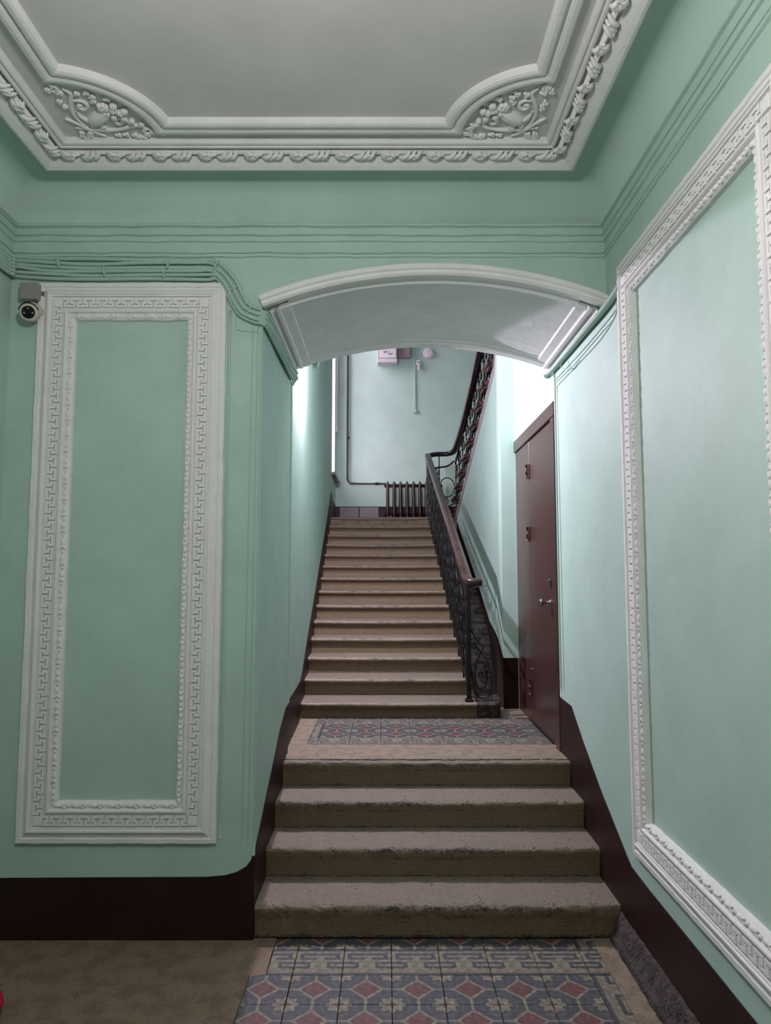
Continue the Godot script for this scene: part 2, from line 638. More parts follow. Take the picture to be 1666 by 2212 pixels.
func build_floor() -> void:
	var s := st()
	lbox(s, Vector3(XL - 0.1, -0.15, -3.7), Vector3(XR + 0.1, -0.012, ZBACK + 0.1))
	var floor_o := struct("floor", s, M.grout, "worn beige concrete floor with a carpet of patterned cement tiles")
	# screed around the tile carpet, its left edge in two steps
	s = st()
	extrude(s, pv2([XL - 0.05, -ZBACK - 0.05, -0.546, -ZBACK - 0.05, -0.546, 3.049, -0.52, 3.046, -0.497, 3.051, -0.481, 3.05, -0.484, 3.20, -0.480, 3.345, XL - 0.05, 3.345]), -0.014, 0.0, Transform3D(Basis(Vector3(1, 0, 0), Vector3(0, 0, -1), Vector3(0, 1, 0)), Vector3.ZERO))
	obj("screed", s, M.concrete, floor_o)
	s = st()
	lbox(s, Vector3(0.907, -0.014, -3.345), Vector3(XR + 0.05, 0.0, ZBACK + 0.05))
	obj("edge_strip", s, M.pitted_concrete, floor_o)
	# tiles
	var rng := RandomNumberGenerator.new()
	rng.seed = 5
	var cache := {}
	for r in range(-1, 26):
		var z0 := -3.25 + 0.2 * r
		for c in 8:
			var x0 := -0.575 + 0.2 * c
			var m: Material = M.field_tile if rng.randf() < 0.75 else M.field_tile_worn
			var quarter := 0
			var cut := [0.0, 0.0, 0.2, 0.2]
			if r == 0:
				m = M.border_tile
			elif c == 7:
				m = M.border_tile
				quarter = 1
			if c == 0:
				cut[0] = 0.03 if r > 0 else 0.095
			if c == 7:
				cut[2] = 0.082
			if r == -1:
				cut[1] = 0.108
			var key := "%s%d%s" % [m.resource_name, quarter, cut]
			if not cache.has(key):
				cache[key] = tile_mesh(cut[0], cut[1], cut[2], cut[3], m, quarter)
			put("tile", cache[key], Transform3D(Basis(Vector3.UP, rng.randf_range(-0.004, 0.004)), Vector3(x0, rng.randf_range(-0.0012, 0.0004), z0)), floor_o)
	# first landing
	s = st()
	lbox(s, Vector3(XJ - 0.10, 0.0, -5.6), Vector3(XR + 0.02, HL - 0.012, -4.30))
	var land := struct("floor_landing", s, M.grout, "first landing behind the arch, tiled, with pitted concrete edges")
	s = st()
	lbox(s, Vector3(XJ - 0.10, HL - 0.014, -5.6), Vector3(-0.492, HL - 0.0006, -4.249))
	lbox(s, Vector3(-0.492, HL - 0.014, -4.602), Vector3(XR + 0.02, HL - 0.0006, -4.249))
	lbox(s, Vector3(0.86, HL - 0.014, -5.85), Vector3(XR + 0.02, HL, -5.45))
	obj("edge_strip", s, M.pitted_concrete, land)
	s = st()
	lbox(s, Vector3(0.86, 0.0, -5.85), Vector3(XR + 0.02, HL - 0.016, -5.6))
	obj("slab", s, M.pitted_concrete, land)
	for r in 5:
		var z0 := -4.6 - 0.2 * (r + 1)
		for c in 9:
			var x0 := -0.63 + 0.2 * c
			if x0 > 0.86 and r == 4:
				continue
			var m: Material = M.field_tile if rng.randf() < 0.6 else M.field_tile_worn
			var quarter := 0
			var cut := [0.0, 0.0, 0.2, 0.2]
			if r == 0:
				m = M.border_tile
				quarter = 2
			elif r == 3:
				m = M.border_tile
			elif c == 0:
				m = M.border_tile
				quarter = 3
			if c == 0:
				cut[0] = 0.138
			if c == 8:
				cut[2] = 0.075
			if r == 4:
				cut[1] = 0.1
			var key := "%s%d%s" % [m.resource_name, quarter, cut]
			if not cache.has(key):
				cache[key] = tile_mesh(cut[0], cut[1], cut[2], cut[3], m, quarter)
			put("tile", cache[key], Transform3D(Basis(Vector3.UP, rng.randf_range(-0.004, 0.004)), Vector3(x0, HL + rng.randf_range(-0.0012, 0.0004), z0)), land)
	# upper landing
	s = st()
	lbox(s, Vector3(-0.80, HU - 0.18, ZE), Vector3(2.25, HU, -9.45))
	struct("floor_upper", s, M.concrete, "upper landing at the head of the long flight")

# ------------------------------------------------------------------ walls

func arch_y(x: float, lift := 0.0) -> float:
	var cx := (XJ + XR) / 2.0
	var half := (XR - XJ) / 2.0
	var sag := 0.155
	var r := (half * half + sag * sag) / (2.0 * sag)
	return 3.03 - r + sqrt(max(0.0, (r + lift) * (r + lift) - (x - cx) * (x - cx)))

func stair_left_x(z: float) -> float:
	return -0.60 - 0.0245 * (-z - 4.4)

func build_walls() -> void:
	# the wall with the arch: over a metre thick, its jamb and soffit are the faces of the passage
	var s := st()
	var poly := PackedVector2Array([Vector2(XL - 0.2, -0.1), Vector2(XJ, -0.1)])
	for k in 25:
		var x: float = lerp(XJ, XR, k / 24.0)
		poly.append(Vector2(x, arch_y(x)))
	poly.append(Vector2(XR, 3.9))
	poly.append(Vector2(XL - 0.2, 3.9))
	extrude(s, poly, ZB, ZW)
	var front := struct("wall_front", s, M.mint_paint, "mint green wall pierced by a wide low arch over the stairs")
	# white plaster lining of the arch
	s = st()
	var n := 40
	var ring := func(into: SurfaceTool, prof: Array) -> void:
		flat(into)
		var rows := []
		for k in n + 1:
			var x: float = lerp(XJ, XR, float(k) / n)
			var cx := (XJ + XR) / 2.0
			var row := PackedVector3Array()
			for q: Vector2 in prof:
				# q.x: outwards from the soffit, q.y: z
				var y := arch_y(x)
				var nrm := Vector2(x - cx, y - (3.03 - 2.233)).normalized()
				row.append(Vector3(clamp(x + nrm.x * q.x, XJ - 0.012, XR), y + nrm.y * q.x, q.y))
			rows.append(row)
		grid(into, rows)
	ring.call(s, [Vector2(-0.004, ZB + 0.06), Vector2(-0.004, ZW - 0.10)])
	obj("arch_soffit", s, M.white_plaster, front)
	s = st()
	ring.call(s, [Vector2(0.046, ZW - 0.02), Vector2(0.046, ZW + 0.022), Vector2(0.038, ZW + 0.030), Vector2(0.018, ZW + 0.030), Vector2(0.012, ZW + 0.020), Vector2(0.0, ZW + 0.020), Vector2(-0.006, ZW + 0.026), Vector2(-0.014, ZW + 0.018), Vector2(-0.014, ZW - 0.012), Vector2(-0.006, ZW - 0.018), Vector2(-0.006, ZW - 0.05), Vector2(-0.012, ZW - 0.056), Vector2(-0.022, ZW - 0.064), Vector2(-0.022, ZW - 0.084), Vector2(-0.014, ZW - 0.090), Vector2(-0.014, ZW - 0.104), Vector2(-0.002, ZW - 0.112)])
	obj("arch_moulding", s, M.white_plaster, front)
	s = st()
	ring.call(s, [Vector2(-0.003, ZB + 0.12), Vector2(-0.010, ZB + 0.115), Vector2(-0.010, ZB + 0.085), Vector2(-0.020, ZB + 0.078), Vector2(-0.020, ZB + 0.03), Vector2(-0.012, ZB + 0.022), Vector2(-0.012, ZB - 0.012), Vector2(0.03, ZB - 0.014)])
	obj("arch_moulding", s, M.white_plaster, front)
	for sd in [0.0, 1.0]:
		s = st()
		flat(s)
		var prof := [Vector2(0.0, 0.06), Vector2(0.0, -0.006), Vector2(0.010, -0.026), Vector2(0.034, -0.032), Vector2(0.040, -0.014), Vector2(0.050, -0.012), Vector2(0.057, -0.028), Vector2(0.072, -0.028), Vector2(0.078, -0.016), Vector2(0.120, -0.014), Vector2(0.128, 0.004)]
		var rows := []
		for z in [ZW - 0.03, ZB + 0.02]:
			var row := PackedVector3Array()
			for q: Vector2 in prof:
				var x: float = XJ + q.x if sd == 0.0 else XR - q.x
				row.append(Vector3(x, arch_y(x) + q.y, z))
			rows.append(row)
		grid(s, rows, false, false, sd == 1.0)
		obj("spring_moulding", s, M.white_plaster, front)

	# right wall of hall and passage, with the door opening
	s = st()
	extrude(s, pv2([ZBACK, -0.1, -4.415, -0.1, -4.415, 2.665, -5.798, 2.665, -5.798, -0.1, -5.95, -0.1, -5.95, 6.6, ZB, 6.6, ZB, 3.9, ZBACK, 3.9]), -0.25, 0.0, right_wall())
	struct("wall_right", s, M.mint_paint, "long mint green wall on the right side of hall and landing")
	s = st()
	lbox(s, Vector3(XL - 0.2, -0.1, ZW - 0.2), Vector3(XL, 3.9, ZBACK))
	struct("wall_left", s, M.mint_paint, "mint green left wall of the hall")
	s = st()
	lbox(s, Vector3(XL - 0.2, -0.1, ZBACK), Vector3(XR + 0.25, 3.9, ZBACK + 0.2))
	struct("wall_back", s, M.mint_paint, "mint green wall at the street end of the hall")

	# left wall of the stairs, with a window opening above the upper landing
	s = st()
	var pl := func(z0: float, z1: float, y0: float, y1: float) -> void:
		wall_piece(s, Vector2(stair_left_x(z0), z0), Vector2(stair_left_x(z1), z1), Vector2(-0.42, 0), y0, y1)
	pl.call(ZB, -9.72, 0.0, 6.6)
	pl.call(-9.72, -10.66, 0.0, 2.99)
	pl.call(-9.72, -10.66, 6.3, 6.6)
	pl.call(-10.66, ZE - 0.1, 0.0, 6.6)
	struct("wall_stair", s, M.mint_paint, "mint green left wall along the long flight of stairs")
	s = st()
	lbox(s, Vector3(-1.3, 2.0, ZE - 0.2), Vector3(2.4, 6.6, ZE))
	struct("wall_end", s, M.mint_paint, "pale mint end wall behind the upper landing")
	s = st()
	lbox(s, Vector3(2.25, 0.0, ZE), Vector3(2.45, 6.6, ZB))
	lbox(s, Vector3(XR + 0.1, 0.0, ZB), Vector3(2.45, 6.6, ZB + 0.2))
	lbox(s, Vector3(-1.2, 3.85, ZB), Vector3(2.45, 6.6, ZB + 0.2))
	struct("wall_outer", s, M.mint_paint, "outer walls of the stairwell above and beyond the far flight")
	s = st()
	lbox(s, Vector3(-1.3, 6.6, ZE - 0.2), Vector3(2.45, 6.75, ZB + 0.2))
	struct("ceiling_stairwell", s, M.ceiling_white, "white ceiling high over the stairwell")
	s = st()
	lbox(s, Vector3(-0.75, 3.95, -5.85), Vector3(2.25, 4.1, ZB))
	struct("floor_above", s, M.white_plaster, "underside of the landing above the brown door")

	# wall under the far flight: pier beside the door, then the spandrel with sloping top
	s = st()
	var plan := [Vector2(1.06, -5.80), Vector2(0.935, -5.80), Vector2(1.03, -6.70), Vector2(0.937, -9.48), Vector2(0.92, -9.95)]
	flat(s)
	for k in range(1, 4):
		var a: Vector2 = plan[k]
		var b: Vector2 = plan[k + 1]
		var p := []
		var off := Vector2(0.13, 0)
		var q := [a, b, b + off, a + off]
		for pt: Vector2 in q:
			p.append(Vector3(pt.x, 0.3, pt.y))
		for pt: Vector2 in q:
			p.append(Vector3(pt.x, spandrel_top(pt.y), pt.y))
		hexa(s, p)
	struct("wall_spandrel", s, M.mint_paint, "pale wall with a sloping top under the far flight")

func spandrel_top(z: float) -> float:
	return clamp(2.39 + (9.48 + z) * 0.419, 2.2, 3.95) if z < -6.0 else 3.95

# picture rail and cove round the hall, cornice, panel and stucco of the ceiling

func side_rect(dl: float, df: float, dr: float, db: float, y: float, per := 1, jitter: FastNoiseLite = null, amp := 0.0) -> PackedVector3Array:
	# walked left-back, left-front, right-front, right-back; "per" points a side
	var c := [Vector3(XL + dl, y, ZBACK - db), Vector3(XL + dl, y, ZW + df), Vector3(XR - dr, y, ZW + df), Vector3(XR - dr, y, ZBACK - db)]
	var out := PackedVector3Array()
	for k in 4:
		for i in per:
			var p: Vector3 = c[k].lerp(c[(k + 1) % 4], float(i) / per)
			if jitter and i > 0:
				p.y += amp * jitter.get_noise_2d(i * 9.0 + k * 700.0, y * 400.0)
			out.append(p)
	return out

func rect_sweep(s: SurfaceTool, prof: Array) -> void:
	# prof: inset from the cornice's outer edge, height
	var cols := []
	for q: Vector2 in prof:
		cols.append(side_rect(0.24 + q.x, 0.20 + q.x, 0.20 + q.x, 0.25 + q.x, q.y))
	grid(s, cols, false, true)

func panel_ring(e: float, y: float) -> PackedVector3Array:
	# inner moulding: a rectangle whose corners are bitten out by quarter circles
	var x0 := XL + 0.24
	var x1 := XR - 0.20
	var z0 := ZW + 0.20
	var z1 := ZBACK - 0.25
	var d := e - 0.2
	var r := 0.325 + d
	var a0 := asin(clamp(d / r, -1, 1))
	var out := PackedVector3Array()
	var sh := 0.035
	var cs := [[Vector2(x0 + 0.2 + sh, z0 + 0.2), Vector2(1, 0), Vector2(0, 1)], [Vector2(x1 - 0.2, z0 + 0.2), Vector2(0, 1), Vector2(-1, 0)], [Vector2(x1 - 0.2, z1 - 0.2), Vector2(-1, 0), Vector2(0, -1)], [Vector2(x0 + 0.2 + sh, z1 - 0.2), Vector2(0, -1), Vector2(1, 0)]]
	for c in cs:
		for k in 15:
			var a: float = lerp(PI / 2.0 - a0, a0, k / 14.0)
			var p: Vector2 = c[0] + c[1] * r * cos(a) + c[2] * r * sin(a)
			out.append(Vector3(p.x, y, p.y))
	return out

func build_ceiling() -> void:
	var s := st()
	lbox(s, Vector3(XL - 0.2, 3.492, ZW - 0.3), Vector3(XR + 0.25, 3.70, ZBACK + 0.2))
	var ceil_o := struct("ceiling", s, M.ceiling_white, "grey white panelled stucco ceiling with leaf garland and corner flowers")
	s = st()
	flat(s)
	rect_sweep(s, [Vector2(-0.004, 3.49), Vector2(-0.004, 3.432), Vector2(0.003, 3.424), Vector2(0.014, 3.422), Vector2(0.030, 3.430), Vector2(0.046, 3.442), Vector2(0.054, 3.452), Vector2(0.056, 3.460), Vector2(0.062, 3.461), Vector2(0.062, 3.474), Vector2(0.068, 3.488), Vector2(0.108, 3.490), Vector2(0.108, 3.468), Vector2(0.114, 3.462), Vector2(0.122, 3.463), Vector2(0.127, 3.471), Vector2(0.132, 3.471), Vector2(0.138, 3.465), Vector2(0.146, 3.468), Vector2(0.152, 3.480), Vector2(0.153, 3.494)])
	obj("cornice", s, M.white_plaster, ceil_o)
	s = st()
	flat(s)
	var cols := []
	for q in [[0.200, 3.494], [0.201, 3.474], [0.207, 3.468], [0.222, 3.466], [0.234, 3.470], [0.241, 3.478], [0.247, 3.478], [0.249, 3.470], [0.256, 3.464], [0.270, 3.463], [0.281, 3.468], [0.287, 3.477], [0.289, 3.494]]:
		cols.append(panel_ring(q[0], q[1]))
	grid(s, cols, false, true)
	obj("panel_moulding", s, M.white_plaster, ceil_o)
	# cove in wall green
	s = st()
	smooth(s)
	cols = []
	for q in [[0.13, 3.262], [0.13, 3.33], [0.14, 3.375], [0.17, 3.415], [0.23, 3.447], [0.31, 3.466], [0.40, 3.473], [0.47, 3.475]]:
		cols.append(side_rect(0.24 * q[0], 0.2 * q[0], 0.2 * q[0], 0.25 * q[0], q[1]))
	grid(s, cols, false, true)
	flat(s)
	cols = []
	for q in [0.47, 1.02]:
		cols.append(side_rect(0.24 * q, 0.2 * q, 0.2 * q, 0.25 * q, 3.475))
	grid(s, cols, false, true)
	obj("cove", s, M.mint_paint, ceil_o)
	# picture rail lines under the cove
	s = st()
	flat(s)
	var wob := FastNoiseLite.new()
	wob.seed = 3
	wob.frequency = 0.03
	cols = []
	for q in [[0.026, 3.268], [0.029, 3.262], [0.028, 3.256], [0.014, 3.250], [0.012, 3.252], [0.020, 3.246], [0.019, 3.222], [0.017, 3.216], [0.006, 3.211], [0.005, 3.213], [0.014, 3.207], [0.013, 3.192], [0.011, 3.187], [0.002, 3.183], [0.003, 3.142], [0.010, 3.138], [0.010, 3.131], [0.001, 3.127], [0.010, 3.122], [0.009, 3.112], [0.0, 3.107]]:
		cols.append(side_rect(q[0], q[0], q[0], q[0], q[1], 60, wob, 0.006))
	grid(s, cols, false, true)
	var rail := struct("trim_1", s, M.mint_paint, "thin painted moulding lines round the hall below the cove")
	rail.set_meta("category", "trim")
	# garland of leaves in the cornice
	var a := leaf_cluster(false)
	var b := leaf_cluster(true)
	var e := 0.086
	var yy := 3.464
	var legs := [[Vector3(XL + 0.24 + e, yy, ZW + 0.20 + e), Vector3(XR - 0.20 - e, yy, ZW + 0.20 + e)], [Vector3(XR - 0.20 - e, yy, ZW + 0.20 + e), Vector3(XR - 0.20 - e, yy, ZBACK - 0.25 - e)], [Vector3(XL + 0.24 + e, yy, ZBACK - 0.25 - e), Vector3(XL + 0.24 + e, yy, ZW + 0.20 + e)]]
	var inwards := [Vector3(0, 0, 1), Vector3(-1, 0, 0), Vector3(1, 0, 0)]
	var count := 0
	for g in 3:
		var p0: Vector3 = legs[g][0]
		var p1: Vector3 = legs[g][1]
		var dir := (p1 - p0).normalized()
		var num := int(p0.distance_to(p1) / 0.0985)
		for k in num:
			var p := p0.lerp(p1, (k + 0.5) / num)
			# local x along the garland, y down, z towards the middle of the ceiling
			var bs := Basis(dir, Vector3.DOWN, inwards[g])
			put("leaf_cluster", a if count % 2 == 0 else b, Transform3D(bs, p), ceil_o)
			count += 1
		s = st()
		tube(s, PackedVector3Array([p0, p1]), 0.011, 8)
		obj("garland_stem", s, M.white_relief, ceil_o)
	for mirror in [1.0, -1.0]:
		corner_ornament(ceil_o, mirror)

func leaf_cluster(slanted: bool) -> ArrayMesh:
	var s := st()
	if slanted:
		# twisted ribbon of slanting strands with a few buds
		for k in 3:
			var x := -0.024 + 0.024 * k
			var p := catmull([Vector3(x - 0.030, 0.000, -0.026), Vector3(x - 0.013, 0.018, -0.014), Vector3(x + 0.007, 0.024, 0.005), Vector3(x + 0.026, 0.008, 0.026)], 4)
			tube(s, p, PackedFloat32Array([0.004, 0.007, 0.009, 0.010, 0.0105, 0.011, 0.011, 0.0105, 0.010, 0.009, 0.0075, 0.006, 0.004]), 6)
		for k in 5:
			blob(s, Vector3(-0.02 + 0.010 * k, 0.027, -0.014 + 0.007 * k), Basis.from_scale(Vector3(0.0075, 0.006, 0.0065)), 4, 6)
	else:
		# a leaf with seven pointed lobes fanning from its stalk
		for k in 7:
			var an := -1.15 + 0.383 * k
			var d := Vector3(-cos(an + 0.45), 0, -sin(an + 0.45))
			var len: float = 0.030 - 0.0035 * abs(k - 3)
			var base := Vector3(0.016, 0.016, 0.012)
			var p := catmull([base, base + d * len * 0.9 + Vector3(0, 0.010, 0), base + d * len * 1.75 + Vector3(0, -0.004, 0)], 4)
			tube(s, p, PackedFloat32Array([0.004, 0.0065, 0.0085, 0.0095, 0.0095, 0.0088, 0.0070, 0.0045, 0.0015]), 6)
		for k in 4:
			blob(s, Vector3(0.020 + 0.008 * (k % 2), 0.024, 0.004 + 0.009 * (k / 2)), Basis.from_scale(Vector3(0.0085, 0.008, 0.008)), 4, 6)
		var q := catmull([Vector3(0.020, 0.010, 0.010), Vector3(0.038, 0.016, 0.004), Vector3(0.056, 0.006, -0.004)], 4)
		tube(s, q, PackedFloat32Array([0.005, 0.007, 0.0085, 0.009, 0.0085, 0.0075, 0.006, 0.004, 0.002]), 6)
	return mesh_of(s, M.white_relief)

# stucco in the bitten-out corners: a flower basket between scrolls. (a, b): metres from the corner point inwards
func corner_ornament(parent: Node, mirror: float) -> void:
	var o := Node3D.new()
	o.name = "corner_ornament"
	parent.add_child(o, true)
	var at := func(a: float, b: float, down := 0.0) -> Vector3:
		var cx := XR - 0.40 if mirror > 0 else XL + 0.465
		return Vector3(cx - mirror * a, 3.492 - down, ZW + 0.40 + b)
	var s := st()
	var ang := atan2(0.129 - 0.058, 0.082 - 0.177)
	var bs := Basis(Vector3.UP, ang if mirror < 0 else PI - ang)
	blob(s, at.call(0.131, 0.097, 0.004), bs * Basis.from_scale(Vector3(0.072, 0.026, 0.032)), 8, 14)
	blob(s, at.call(0.141, 0.115, 0.004), bs * Basis.from_scale(Vector3(0.074, 0.028, 0.009)), 6, 12)
	obj("basket", s, M.white_relief, o)
	var rng := RandomNumberGenerator.new()
	rng.seed = 91
	for f in [[0.174, 0.171, 0.022], [0.208, 0.151, 0.015], [0.219, 0.177, 0.013], [0.232, 0.133, 0.013], [0.178, 0.136, 0.013], [0.252, 0.145, 0.012], [0.197, 0.112, 0.011], [0.236, 0.102, 0.011], [0.262, 0.084, 0.010]]:
		s = st()
		var c: Vector3 = at.call(f[0], f[1], 0.012)
		for k in 6:
			var t := TAU * k / 6.0 + rng.randf() * 0.4
			blob(s, c + Vector3(cos(t) * f[2] * 0.62, -0.002, sin(t) * f[2] * 0.62), Basis(Vector3.UP, -t) * Basis.from_scale(Vector3(f[2] * 0.62, 0.013, f[2] * 0.52)), 4, 7)
		blob(s, c + Vector3(0, -0.008, 0), Basis.from_scale(Vector3(f[2] * 0.4, 0.009, f[2] * 0.4)), 4, 7)
		obj("flower", s, M.white_relief, o)
	for l in [[0.142, 0.197, 0.5], [0.150, 0.225, 0.4], [0.134, 0.247, 0.5], [0.201, 0.213, 0.2], [0.097, 0.243, 0.7], [0.022, 0.286, 0.9], [-0.002, 0.262, 1.6], [0.032, 0.250, 0.1], [0.022, 0.318, 1.2], [0.011, 0.192, 1.3], [0.018, 0.161, 1.0], [0.29, -0.017, 0.0], [0.312, -0.005, 0.5], [0.27, -0.035, -0.4], [0.355, -0.011, 0.1], [0.245, -0.035, 0.1], [0.235, -0.024, 0.2], [0.198, -0.018, -0.1], [0.165, -0.020, 0.0], [0.038, -0.029, 0.3], [0.013, -0.011, 1.0], [0.020, -0.045, -0.2], [0.005, -0.030, 0.6], [0.045, -0.012, 0.4], [0.285, 0.045, 0.8], [0.120, 0.030, 0.2], [0.085, 0.045, 0.5]]:
		s = st()
		var bl := Basis(Vector3.UP, l[2] * (1.0 if mirror > 0 else -1.0))
		var c: Vector3 = at.call(l[0], l[1], 0.006)
		blob(s, c, bl * Basis.from_scale(Vector3(0.017, 0.010, 0.0075)), 5, 8)
		blob(s, c + bl * Vector3(0.010, -0.002, 0.006), bl * Basis(Vector3.UP, 0.6) * Basis.from_scale(Vector3(0.010, 0.009, 0.006)), 4, 7)
		blob(s, c + bl * Vector3(0.010, -0.002, -0.006), bl * Basis(Vector3.UP, -0.6) * Basis.from_scale(Vector3(0.010, 0.009, 0.006)), 4, 7)
		obj("leaf", s, M.white_relief, o)
	var curves := [[0.30, 0.018, 0.269, 0.041, 0.225, 0.03, 0.17, 0.012, 0.099, 0.012, 0.047, 0.018, 0.002, 0.024], [0.05, 0.02, 0.034, 0.086, 0.036, 0.14, 0.054, 0.192, 0.074, 0.243, 0.053, 0.272], [0.108, -0.035, 0.062, 0.007, 0.026, 0.052, -0.016, 0.086], [0.060, 0.200, 0.101, 0.196, 0.112, 0.168, 0.092, 0.148, 0.074, 0.158, 0.080, 0.174, 0.092, 0.168], [0.240, 0.040, 0.236, 0.070, 0.210, 0.090, 0.186, 0.074, 0.196, 0.052, 0.214, 0.058, 0.208, 0.072], [0.14, 0.04, 0.10, 0.05, 0.06, 0.09, 0.05, 0.13], [0.33, 0.00, 0.30, 0.02, 0.285, 0.0, 0.30, -0.02, 0.315, -0.008], [0.012, 0.30, 0.034, 0.285, 0.03, 0.262, 0.008, 0.262, 0.004, 0.28]]
	for cv in curves:
		var p := []
		for k in range(0, cv.size(), 2):
			p.append(at.call(cv[k], cv[k + 1], 0.004))
		s = st()
		var pp := catmull(p, 7)
		var rr := PackedFloat32Array()
		for i in pp.size():
			rr.append(0.0055 + 0.0045 * sin(PI * i / (pp.size() - 1.0)))
		tube(s, pp, rr, 7)
		obj("scroll", s, M.white_relief, o)

# ------------------------------------------------------------------ stairs

# one worn step; z of the profile is measured from the nosing, y from the tread
func step_mesh(x0: float, x1: float, prof: Array, m: Material, sd: int, wear: float, sag: float, nx := 96) -> ArrayMesh:
	var f := FastNoiseLite.new()
	f.seed = sd
	f.frequency = 1.0
	f.fractal_octaves = 3
	var lens := [0.0]
	for k in range(1, prof.size()):
		lens.append(lens[k - 1] + prof[k].distance_to(prof[k - 1]))
	# the nosing sits at v = 0.62
	var nose := 0
	for k in prof.size():
		if prof[k].x >= -0.0001:
			nose = k
			break
	var s := st()
	smooth(s)
	var pts := []
	var uvs := []
	for i in nx + 1:
		var t := float(i) / nx
		var x: float = lerp(x0, x1, t)
		var row := PackedVector3Array()
		var ur := PackedVector2Array()
		for k in prof.size():
			var q: Vector2 = prof[k]
			var near: float = exp(-pow((q.x + 0.005) / 0.035, 2.0)) * (1.0 if q.y > -0.05 else 0.3)
			var d := f.get_noise_2d(x * 9.0, k * 0.25) * wear
			if f.get_noise_2d(x * 5.0 + 40.0, 3.0) > 0.30:
				d -= wear * 1.1 * (0.5 + f.get_noise_2d(x * 40.0, 9.0 + k))
			var low := -sag * sin(PI * t) * near
			row.append(Vector3(x, q.y + (d * 0.6 * near if q.y > -0.06 else 0.0) + low, q.x + d * near))
			var v: float = 0.62 * lens[k] / lens[nose] if k <= nose else 0.62 + 0.38 * (lens[k] - lens[nose]) / (lens[lens.size() - 1] - lens[nose])
			ur.append(Vector2(t * 0.92 + 0.04 + 0.13 * sin(sd * 2.3), v))
		pts.append(row)
		uvs.append(ur)
	for i in nx:
		for k in prof.size() - 1:
			for c in [[0, 0], [0, 1], [1, 1], [0, 0], [1, 1], [1, 0]]:
				s.set_uv(uvs[i + c[0]][k + c[1]])
				s.add_vertex(pts[i + c[0]][k + c[1]])
	return mesh_of(s, m)

